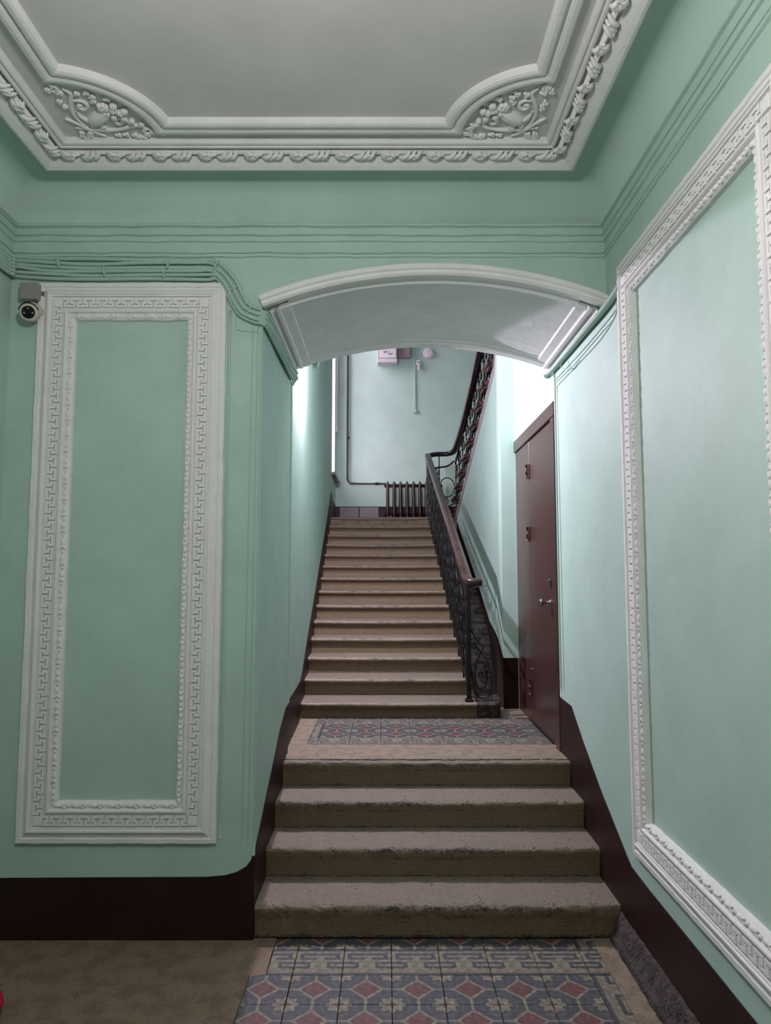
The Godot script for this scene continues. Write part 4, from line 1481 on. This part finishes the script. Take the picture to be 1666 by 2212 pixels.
func build_far_flight() -> void:
	var t := thing("stair_flight", "far flight of brown step ends rising above the pale sloping wall", "stairs", Vector3(1.5, HU, -9.7))
	for k in 12:
		var z := -9.48 + 0.31 * k
		var y := 2.474 + 0.13 * k
		var x: float = 0.897 + 0.0117 * k
		var s := st()
		var o := Vector3(-1.5, -HU, 9.7)
		cbox(s, o + Vector3((x + 2.2) / 2.0, y - 0.022, z - 0.165), Vector3(2.2 - x, 0.052, 0.35), 0.018)
		cbox(s, o + Vector3((x + 2.2) / 2.0 + 0.006, y - 0.058, z - 0.155), Vector3(2.2 - x - 0.012, 0.024, 0.31), 0.006)
		cbox(s, o + Vector3((x + 2.2) / 2.0 + 0.03, y - 0.11, z - 0.14), Vector3(2.2 - x - 0.06, 0.12, 0.28), 0.006)
		tube(s, PackedVector3Array([o + Vector3(x - 0.012, y - 0.022, z + 0.005), o + Vector3(x - 0.012 - 0.010, y - 0.022, z - 0.30)]), 0.027, 10)
		tube(s, PackedVector3Array([o + Vector3(x - 0.004, y - 0.066, z - 0.01), o + Vector3(x - 0.014, y - 0.066, z - 0.29)]), 0.014, 8)
		obj("step", s, M.tread_paint, t)
	var s2 := st()
	flat(s2)
	var pa := [Vector2(0.985, -6.15), Vector2(1.026, -6.70), Vector2(0.933, -9.48), Vector2(0.916, -9.95)]
	for k in 3:
		var a: Vector2 = pa[k]
		var b: Vector2 = pa[k + 1]
		var o2 := Vector3(-1.5, -HU, 9.7)
		var p := []
		for y in [-0.06, 0.03]:
			for q in [a, b, b + Vector2(0.1, 0), a + Vector2(0.1, 0)]:
				p.append(o2 + Vector3(q.x - 0.004, min(2.39 + (9.48 + q.y) * 0.419, 3.9) + y, q.y))
		hexa(s2, p)
	obj("string_band", s2, M.string_paint, t)

	var r := thing("stair_railing", "black iron railing of the far flight turning round the upper landing", "railing")
	var far := far_rail_pts()
	var pts := [Vector3(0.556, 3.165, -9.40), Vector3(0.580, 3.18, -9.47), Vector3(0.68, 3.20, -9.50), Vector3(0.82, 3.205, -9.50), Vector3(0.895, 3.225, -9.42), Vector3(0.92, 3.27, -9.20)]
	pts.append_array(far)
	var s := st()
	sweep(s, catmull(pts, 8), hand_profile())
	obj("handrail", s, M.shaded_wood, r)
	s = st()
	tube(s, catmull([Vector3(0.60, 3.00, -9.49), Vector3(0.70, 3.02, -9.50), Vector3(0.82, 3.04, -9.50), Vector3(0.90, 3.09, -9.40)], 8), 0.012, 8)
	obj("landing_strap", s, M.iron, r)
	s = st()
	cbox(s, Vector3(0.712, 2.86, -9.50), Vector3(0.016, 0.72, 0.016), 0.002)
	for y in [2.56, 2.62, 2.86]:
		cbox(s, Vector3(0.712, y, -9.50), Vector3(0.030, 0.024, 0.030), 0.004)
	obj("baluster", s, M.iron, r)
	s = st()
	tube(s, catmull([Vector3(0.72, 2.52, -9.50), Vector3(0.78, 2.50, -9.50), Vector3(0.87, 2.52, -9.48), Vector3(0.91, 2.56, -9.45)], 6), 0.009, 6)
	obj("lower_strap", s, M.iron, r)
	s = st()
	var ring := PackedVector3Array()
	for i in 33:
		var a := TAU * i / 32.0
		ring.append(Vector3(0.815 + 0.098 * cos(a), 2.755 + 0.128 * sin(a), -9.50))
	tube(s, ring, 0.0075, 6)
	obj("ring", s, M.iron, r)
	for q in [[0.672, 2.93, 0.042, PI * 0.5, 1.6], [0.760, 2.60, 0.042, PI * 1.5, 1.6], [0.672, 2.84, 0.026, 0.0, -1.2]]:
		s = st()
		tube(s, spiral(Vector3(q[0], q[1], -9.50), Vector3(1, 0, 0), Vector3.UP, q[2], 0.008, q[3], q[4]), 0.007, 6)
		obj("scroll", s, M.iron, r)
	for q in [[0.60, 2.99, 0.68, 2.99, 0.71, 2.90, 0.68, 2.80], [0.72, 2.70, 0.80, 2.62, 0.83, 2.57, 0.81, 2.51]]:
		var p := []
		for i in range(0, 8, 2):
			p.append(Vector3(q[i], q[i + 1], -9.50))
		s = st()
		tube(s, catmull(p, 7), 0.007, 6)
		obj("scroll", s, M.iron, r)
	# sloping part: between the step ends and the handrail
	for k in 11:
		var z := -9.42 + 0.31 * k
		var x: float = 0.905 + 0.0117 * k
		var yb := 2.474 + 0.13 * k
		var yt := 3.17 + 0.419 * (9.30 + z) + 0.02
		if z > -6.3:
			break
		s = st()
		cbox(s, Vector3(x + 0.022, (yb + yt) / 2.0, z), Vector3(0.014, yt - yb, 0.014), 0.002)
		for v in [0.2, 0.4]:
			cbox(s, Vector3(x + 0.022, yb + v, z), Vector3(0.028, 0.022, 0.028), 0.004)
		obj("baluster", s, M.iron, r)
		var ez := Vector3(0.0377, 0.419, 1.0)
		for q in [[0.075, 0.17, 0.060, 0.0, 1.0], [0.235, 0.16, 0.060, PI, -1.0], [0.155, 0.36, 0.055, PI * 0.5, 1.0], [0.07, 0.50, 0.05, 0.0, -1.0], [0.24, 0.52, 0.05, 1.0, 1.0]]:
			var c: Vector3 = Vector3(x + 0.022, yb, z) + ez * q[0] + Vector3(0, q[1], 0)
			s = st()
			tube(s, spiral(c, ez, Vector3.UP, q[2], 0.010, q[3], 1.5 * q[4]), 0.0065, 5)
			obj("scroll", s, M.iron, r)
	s = st()
	flat_bar(s, PackedVector3Array([Vector3(0.920, 2.56, -9.42), Vector3(1.036, 3.86, -6.32)]), 0.018, 0.012, Vector3.UP)
	obj("lower_strap", s, M.iron, r)
	s = st()
	flat_bar(s, PackedVector3Array([Vector3(0.920, 3.06, -9.42), Vector3(0.94, 3.36, -8.5), Vector3(0.976, 3.79, -7.37), Vector3(1.005, 4.28, -6.25)]), 0.018, 0.012, Vector3.UP)
	obj("upper_strap", s, M.iron, r)

# ------------------------------------------------------------------ radiator and pipe

func build_radiator() -> void:
	var t := thing("radiator", "brown painted cast iron ribbed radiator on the upper landing", "radiator", Vector3(0.3, 2.42, -10.78))
	var s := st()
	for zz in [-0.045, 0.045]:
		var prof := []
		for i in 13:
			prof.append(Vector2(0.0165 * (1.0 if i > 0 and i < 12 else 0.35), 0.03 + 0.53 * i / 12.0))
		lathe(s, prof, 10, Transform3D(Basis.from_scale(Vector3(1.42, 1.0, 1.7)), Vector3(0, 0, zz)))
	tube(s, PackedVector3Array([Vector3(-0.047, 0.515, 0), Vector3(0.047, 0.515, 0)]), 0.026, 12)
	tube(s, PackedVector3Array([Vector3(-0.047, 0.075, 0), Vector3(0.047, 0.075, 0)]), 0.026, 12)
	cbox(s, Vector3(0, 0.535, 0), Vector3(0.040, 0.06, 0.13), 0.018)
	cbox(s, Vector3(0, 0.552, 0.0), Vector3(0.016, 0.06, 0.10), 0.007)
	cbox(s, Vector3(0, 0.06, 0), Vector3(0.022, 0.06, 0.13), 0.010)
	var me := mesh_of(s, M.radiator_paint)
	for k in 9:
		put("section", me, Transform3D(Basis(), Vector3(-0.268 + 0.0965 * k, 0, 0)), t)
	for x in [-0.22, 0.36]:
		s = st()
		cbox(s, Vector3(x, 0.0, 0.0), Vector3(0.03, 0.13, 0.06), 0.005)
		obj("foot", s, M.radiator_paint, t)
	var p := thing("heating_pipe", "brown heating pipe running down the end wall to the radiator", "pipe", Vector3(-0.578, 6.5, -10.84))
	s = st()
	var pts := [Vector3(0, 0.1, 0), Vector3(0, -1.5, 0), Vector3(0, -3.30, 0), Vector3(0, -3.40, 0)]
	for i in 7:
		var a := PI / 2.0 * i / 6.0
		pts.append(Vector3(0.09 - 0.09 * cos(a), -3.44 - 0.09 * sin(a), 0.06 * i / 6.0))
	pts.append(Vector3(0.25, -3.535, 0.06))
	pts.append(Vector3(0.585, -3.535, 0.06))
	tube(s, catmull(pts, 5), 0.0145, 10)
	obj("pipe", s, M.radiator_paint, p)
	s = st()
	tube(s, PackedVector3Array([Vector3(0.44, -3.535, 0.06), Vector3(0.49, -3.535, 0.06)]), 0.023, 6)
	tube(s, PackedVector3Array([Vector3(0.425, -3.535, 0.06), Vector3(0.505, -3.535, 0.06)]), 0.019, 10)
	obj("union_nut", s, M.radiator_paint, p)
	s = st()
	cbox(s, Vector3(0.01, -2.82, -0.02), Vector3(0.045, 0.03, 0.05), 0.004)
	obj("pipe_clip", s, M.radiator_paint, p)

# ------------------------------------------------------------------ cables

func ribbed(s: SurfaceTool, path: PackedVector3Array, r: float, sides := 8) -> void:
	var p := resample(path, 0.0024)
	var rr := PackedFloat32Array()
	for i in p.size():
		rr.append(r * [1.0, 1.0, 0.80][i % 3])
	tube(s, p, rr, sides)

func build_cables() -> void:
	var f := FastNoiseLite.new()
	f.seed = 19
	f.frequency = 1.7
	var centre := [Vector2(-1.750, 3.062), Vector2(-1.60, 3.050), Vector2(-1.40, 3.046), Vector2(-1.15, 3.044), Vector2(-0.92, 3.046), Vector2(-0.835, 3.044), Vector2(-0.782, 3.024), Vector2(-0.735, 2.968), Vector2(-0.703, 2.902), Vector2(-0.668, 2.848), Vector2(-0.620, 2.822), Vector2(-0.598, 2.816)]
	for k in 6:
		var off := (k - 2.5) * 0.0192
		var pts := [Vector3(XL + 0.016, 3.06 + off * 0.9, -0.8), Vector3(XL + 0.016, 3.055 + off * 0.9, -2.2), Vector3(XL + 0.017, 3.05 + off * 0.9, -3.15), Vector3(XL + 0.03, 3.05 + off * 0.9, ZW + 0.05)]
		for i in centre.size():
			var a: Vector2 = centre[max(i - 1, 0)]
			var b: Vector2 = centre[min(i + 1, centre.size() - 1)]
			var d := (b - a).normalized()
			var n := Vector2(-d.y, d.x)
			var sp := 1.0
			if i >= 6:
				sp = 0.66
			var wob := 0.010 * f.get_noise_2d(centre[i].x * 2.2, k * 3.7) if i < 6 else 0.0
			var q: Vector2 = centre[i] + n * off * sp + Vector2(0, wob)
			pts.append(Vector3(q.x, q.y, ZW + 0.014 + (0.012 if k % 2 == 1 and i > 5 else 0.0)))
		# round the corner into the passage, under the arch
		var yo := off * 0.62
		pts.append(Vector3(XJ - 0.002, 2.812 + yo, ZW + 0.016))
		pts.append(Vector3(XJ + 0.015 + 0.006 * (k % 2), 2.808 + yo, ZW - 0.03))
		pts.append(Vector3(XJ + 0.014 + 0.012 * (k % 3) / 2.0, 2.815 + yo, -3.60))
		pts.append(Vector3(XJ + 0.016 + 0.014 * ((k + 1) % 3) / 2.0, 2.808 + yo * (0.6 if k % 2 else 1.0), -3.95))
		pts.append(Vector3(XJ + 0.016 + 0.014 * (k % 3) / 2.0, 2.815 + yo * 0.9, -4.25))
		pts.append(Vector3(XJ + 0.014 + 0.02 * (k % 3) / 2.0, 2.828 + yo * 0.8, ZB - 0.01))
		pts.append(Vector3(XJ - 0.004, 2.828 + yo * 0.8, ZB - 0.10))
		var s := st()
		ribbed(s, catmull(pts, 10), 0.0098)
		var o := obj("corrugated_conduit", s, M.mint_cable)
		tag(o, "mint painted corrugated cable conduit in the bundle above the stucco frame", "conduit", "bundle of painted conduits")
	for c in [[-1.55, 3.075, 0.10], [-1.33, 3.030, 0.05], [-1.03, 3.066, -0.08], [-1.05, 3.020, 0.06], [-0.80, 3.062, -0.5], [-0.722, 2.942, -1.1], [-0.640, 2.842, -0.4]]:
		var s := st()
		cbox(s, Vector3(0, 0, 0.004), Vector3(0.006, 0.048, 0.034), 0.003)
		var o := put("cable_tie", mesh_of(s, M.mint_cable), Transform3D(Basis(Vector3(0, 0, 1), c[2]), Vector3(c[0], c[1], ZW + 0.016)))
		tag(o, "thin painted tie clasping the conduit bundle", "cable tie", "ties on the conduit bundle")
	# one thick conduit on the right side of the passage
	var s2 := st()
	ribbed(s2, catmull([Vector3(XR - 0.004, 2.90, -3.06), Vector3(XR - 0.016, 2.865, -3.12), Vector3(XR - 0.022, 2.848, -3.30), Vector3(XR - 0.022, 2.850, -3.62), Vector3(XR - 0.022, 2.852, -4.0), Vector3(XR - 0.026, 2.858, ZB + 0.02), Vector3(XR - 0.036, 2.868, ZB - 0.08), Vector3(XR - 0.01, 2.875, ZB - 0.16)], 10), 0.0165, 10)
	tag(obj("corrugated_conduit", s2, M.mint_cable), "thick mint painted conduit along the right spring of the arch", "conduit")
	var wires := [[[2.800, -3.20, 2.795, -3.35, 2.79, -3.8, 2.80, -4.38], 0.0045], [[2.770, -3.25, 2.770, -3.45, 2.765, -3.9, 2.78, -4.38], 0.0035], [[2.84, -3.18, 2.78, -3.20, 2.745, -3.4, 2.742, -3.75, 2.752, -4.38], 0.0035]]
	for w in wires:
		var p := []
		for i in range(0, w[0].size(), 2):
			p.append(Vector3(XR - 0.002, w[0][i], w[0][i + 1]))
		var s := st()
		tube(s, catmull(p, 8), w[1], 6)
		tag(obj("painted_wire", s, M.mint_cable), "thin painted-over wire on the right wall under the arch", "wire", "wires below the thick conduit")
	var s3 := st()
	tube(s3, catmull([Vector3(XR - 0.03, 2.835, -4.08), Vector3(XR - 0.045, 2.79, -4.05), Vector3(XR - 0.03, 2.745, -3.95), Vector3(XR - 0.004, 2.75, -3.80)], 8), 0.0025, 6)
	tag(obj("painted_wire", s3, M.mint_cable), "loose loop of thin wire hanging below the thick conduit", "wire")
	# painted-over strips
	var strips := [[Vector3(-0.737, 0.43, ZW), Vector3(-0.737, 2.85, ZW), 0.007, "painted strip tight beside the stucco frame next to the arch"], [Vector3(-0.640, 0.36, ZW), Vector3(-0.628, 2.76, ZW), 0.0035, "thin painted wire between stucco frame and arch corner"], [Vector3(-0.612, 0.36, ZW), Vector3(-0.603, 2.77, ZW), 0.0035, "thin painted wire close to the arch corner"], [Vector3(XJ, 0.36, ZW), Vector3(XJ, 2.80, ZW), 0.005, "painted bead on the left corner of the arch"], [Vector3(XJ, 0.84, ZB + 0.01), Vector3(XJ, 2.79, ZB + 0.01), 0.010, "painted pipe on the left back edge of the passage"], [Vector3(XR, 0.88, ZB + 0.02), Vector3(XR, 2.84, ZB + 0.02), 0.010, "painted pipe on the right wall beside the brown door"], [Vector3(XR, 0.88, ZB + 0.09), Vector3(XR, 2.74, ZB + 0.07), 0.004, "thin painted wire beside the pipe near the brown door"]]
	for q in strips:
		var p := []
		for i in 9:
			var v: Vector3 = q[0].lerp(q[1], i / 8.0)
			p.append(v + Vector3(0.003 * f.get_noise_2d(i * 2.0, q[2] * 4000.0), 0, 0) if q[0].z == ZW else v)
		var s := st()
		tube(s, catmull(p, 3), q[2], 8)
		tag(obj("painted_strip", s, M.mint_cable), q[3], "strip")
	# wire looped round the frame's upper corner on the wall
	var s4 := st()
	tube(s4, catmull([Vector3(-0.708, 2.92, ZW), Vector3(-0.708, 2.775, ZW), Vector3(-0.695, 2.755, ZW), Vector3(-0.65, 2.748, ZW), Vector3(-0.60, 2.745, ZW)], 6), 0.004, 6)
	tag(obj("painted_wire", s4, M.mint_cable), "painted wire bent in a corner below the conduit bundle by the arch", "wire")

# ------------------------------------------------------------------ small devices

func build_devices() -> void:
	var t := thing("junction_box", "grey square junction box above the security camera", "box", Vector3(-1.672, 2.926, ZW))
	var s := st()
	cbox(s, Vector3(0, 0, 0.022), Vector3(0.088, 0.084, 0.044), 0.006)
	obj("box", s, M.grey_plastic, t)
	s = st()
	cbox(s, Vector3(0, 0.0, 0.049), Vector3(0.084, 0.080, 0.010), 0.005)
	obj("lid", s, M.grey_plastic, t)
	s = st()
	tube(s, PackedVector3Array([Vector3(0.042, -0.004, 0.022), Vector3(0.060, -0.004, 0.022)]), 0.011, 10)
	obj("gland", s, M.grey_plastic, t)
	t = thing("security_camera", "small cream turret security camera with dark round face", "camera", Vector3(-1.664, 2.822, ZW))
	var out := Transform3D(Basis(Vector3(1, 0, 0), Vector3(0, 0, 1), Vector3(0, -1, 0)), Vector3.ZERO)
	s = st()
	lathe(s, [Vector2(0.0, 0.0), Vector2(0.050, 0.0), Vector2(0.050, 0.014), Vector2(0.046, 0.030), Vector2(0.040, 0.040), Vector2(0.0, 0.042)], 24, Transform3D(out.basis, Vector3(0, 0.012, 0)))
	obj("base", s, M.cream_plastic, t)
	var look := Transform3D(Basis(Vector3.RIGHT, 0.30) * Basis(Vector3.UP, 0.25), Vector3(0.004, -0.002, 0.050)) * Transform3D(out.basis, Vector3.ZERO)
	s = st()
	blob(s, look.origin, Basis.from_scale(Vector3.ONE * 0.042), 12, 20)
	lathe(s, [Vector2(0.0405, 0.008), Vector2(0.0425, 0.030), Vector2(0.039, 0.0405), Vector2(0.031, 0.0445), Vector2(0.0285, 0.0435)], 24, look)
	var head := obj("head", s, M.cream_plastic, t)
	s = st()
	lathe(s, [Vector2(0.0295, 0.0438), Vector2(0.0, 0.0445)], 24, look)
	obj("face", s, M.black_plastic, head)
	for q in [[0.0, 0.018], [-0.018, -0.003], [0.018, -0.003]]:
		s = st()
		lathe(s, [Vector2(0.006, 0.0425), Vector2(0.006, 0.0455), Vector2(0.0, 0.047)], 10, look * Transform3D(Basis(), Vector3(q[0], 0, -q[1])))
		obj("lens", s, M.lens, head)
	s = st()
	var brow := PackedVector3Array()
	for i in 13:
		var a: float = lerp(0.25, PI - 0.25, i / 12.0)
		brow.append(look * Vector3(0.043 * cos(a), 0.034, -0.043 * sin(a)))
	tube(s, brow, 0.0032, 6)
	obj("visor", s, M.black_plastic, head)
	s = st()
	tube(s, catmull([Vector3(0.0, 0.03, 0.035), Vector3(-0.004, 0.05, 0.028), Vector3(-0.004, 0.07, 0.02)], 5), 0.0025, 6)
	obj("lead", s, M.cream_plastic, t)

	# electrics on the end wall
	t = thing("meter_cabinet", "lilac grey electric cabinet marked 380 and 220 high on the end wall", "cabinet", Vector3(0.028, 4.815, ZE))
	s = st()
	cbox(s, Vector3(0, 0.25, 0.09), Vector3(0.30, 0.50, 0.18), 0.004)
	obj("body", s, M.lilac_metal, t)
	s = st()
	cbox(s, Vector3(0, 0.272, 0.182), Vector3(0.264, 0.42, 0.008), 0.002)
	var dr := obj("door", s, M.white_plastic, t)
	s = st()
	for q in [[0.0, 0.066, 0.268, 0.005], [-0.133, 0.27, 0.004, 0.42], [0.133, 0.27, 0.004, 0.42]]:
		cbox(s, Vector3(q[0], q[1], 0.183), Vector3(q[2], q[3], 0.008), 0.001)
	obj("seam", s, M.ink, dr)
	for q in [["380", -0.035, 0.158], ["220", 0.045, 0.128]]:
		var tm := TextMesh.new()
		tm.text = q[0]
		var sf := SystemFont.new()
		sf.font_names = PackedStringArray(["Droid Sans"])
		tm.font = sf
		tm.font_size = 32
		tm.pixel_size = 0.0011
		tm.depth = 0.002
		tm.material = M.ink
		put("numerals", tm, Transform3D(Basis(), Vector3(q[1], q[2], 0.188)), dr)
	s = st()
	cbox(s, Vector3(0.010, 0.158, 0.188), Vector3(0.002, 0.05, 0.002), 0.0)
	cbox(s, Vector3(0.04, 0.168, 0.188), Vector3(0.03, 0.004, 0.002), 0.0)
	obj("mark", s, M.ink, dr)
	t = thing("electric_box", "shallow taupe box right of the electric cabinet", "box", Vector3(0.285, 4.917, ZE))
	s = st()
	cbox(s, Vector3(0, 0.20, 0.055), Vector3(0.205, 0.40, 0.11), 0.012)
	obj("body", s, M.taupe_metal, t)
	s = st()
	cbox(s, Vector3(0.068, 0.055, 0.111), Vector3(0.022, 0.010, 0.003), 0.0)
	obj("badge", s, M.ink, t)
	t = thing("smoke_detector", "round white fire alarm disc on the end wall", "detector", Vector3(0.665, 5.005, ZE))
	s = st()
	lathe(s, [Vector2(0.0, 0.0), Vector2(0.085, 0.0), Vector2(0.088, 0.02), Vector2(0.080, 0.036), Vector2(0.06, 0.044), Vector2(0.0, 0.046)], 28, out)
	obj("body", s, M.white_plastic, t)
	s = st()
	for a in [0.2, 1.2, 3.3, 4.4, 5.2]:
		cbox(s, Vector3(0.066 * cos(a), 0.066 * sin(a), 0.042), Vector3(0.014, 0.008, 0.006), 0.001)
	obj("slot", s, M.ink, t)
	t = thing("bulb_holder", "small white lamp holder with bare bulb on the end wall", "lamp holder", Vector3(0.512, 4.80, ZE))
	s = st()
	cbox(s, Vector3(0, 0.045, 0.03), Vector3(0.07, 0.095, 0.06), 0.020)
	obj("holder", s, M.white_plastic, t)
	s = st()
	blob(s, Vector3(0.004, -0.035, 0.045), Basis.from_scale(Vector3(0.026, 0.038, 0.026)), 8, 12)
	obj("bulb", s, M.white_plastic, t)
	s = st()
	cbox(s, Vector3(0.0, 0.05, 0.061), Vector3(0.026, 0.014, 0.002), 0.0)
	obj("badge", s, M.ink, t)
	t = thing("cable_trunking", "narrow pale trunking down the end wall to a small socket", "trunking", Vector3(0.450, 4.07, ZE))
	s = st()
	cbox(s, Vector3(0, 0.70, 0.010), Vector3(0.030, 1.30, 0.020), 0.003)
	obj("duct", s, M.mint_cable, t)
	s = st()
	cbox(s, Vector3(0.0, 0.025, 0.018), Vector3(0.058, 0.058, 0.036), 0.006)
	obj("socket", s, M.mint_cable, t)
	t = thing("window_trunking", "pale trunking on the left wall between the window and the end wall", "trunking", Vector3(stair_left_x(-10.75), 3.75, -10.76))
	s = st()
	cbox(s, Vector3(0.018, 0.9, 0.0), Vector3(0.036, 1.8, 0.06), 0.006)
	obj("duct", s, M.white_paint, t)
	s = st()
	tube(s, catmull([Vector3(0.03, 1.7, 0.04), Vector3(0.03, 0.4, 0.045), Vector3(0.025, 0.15, 0.03), Vector3(0.01, -0.05, 0.01)], 6), 0.006, 6)
	obj("cord", s, M.mint_cable, t)
	# something round and pink at the foot of the left wall
	s = st()
	blob(s, Vector3.ZERO, Basis.from_scale(Vector3.ONE * 0.056), 16, 24)
	var ball := put("ball", mesh_of(s, M.pink_rubber), Transform3D(Basis(), Vector3(-1.440, 0.056, -2.75)))
	tag(ball, "bright pink rounded object on the concrete floor by the left wall", "ball")
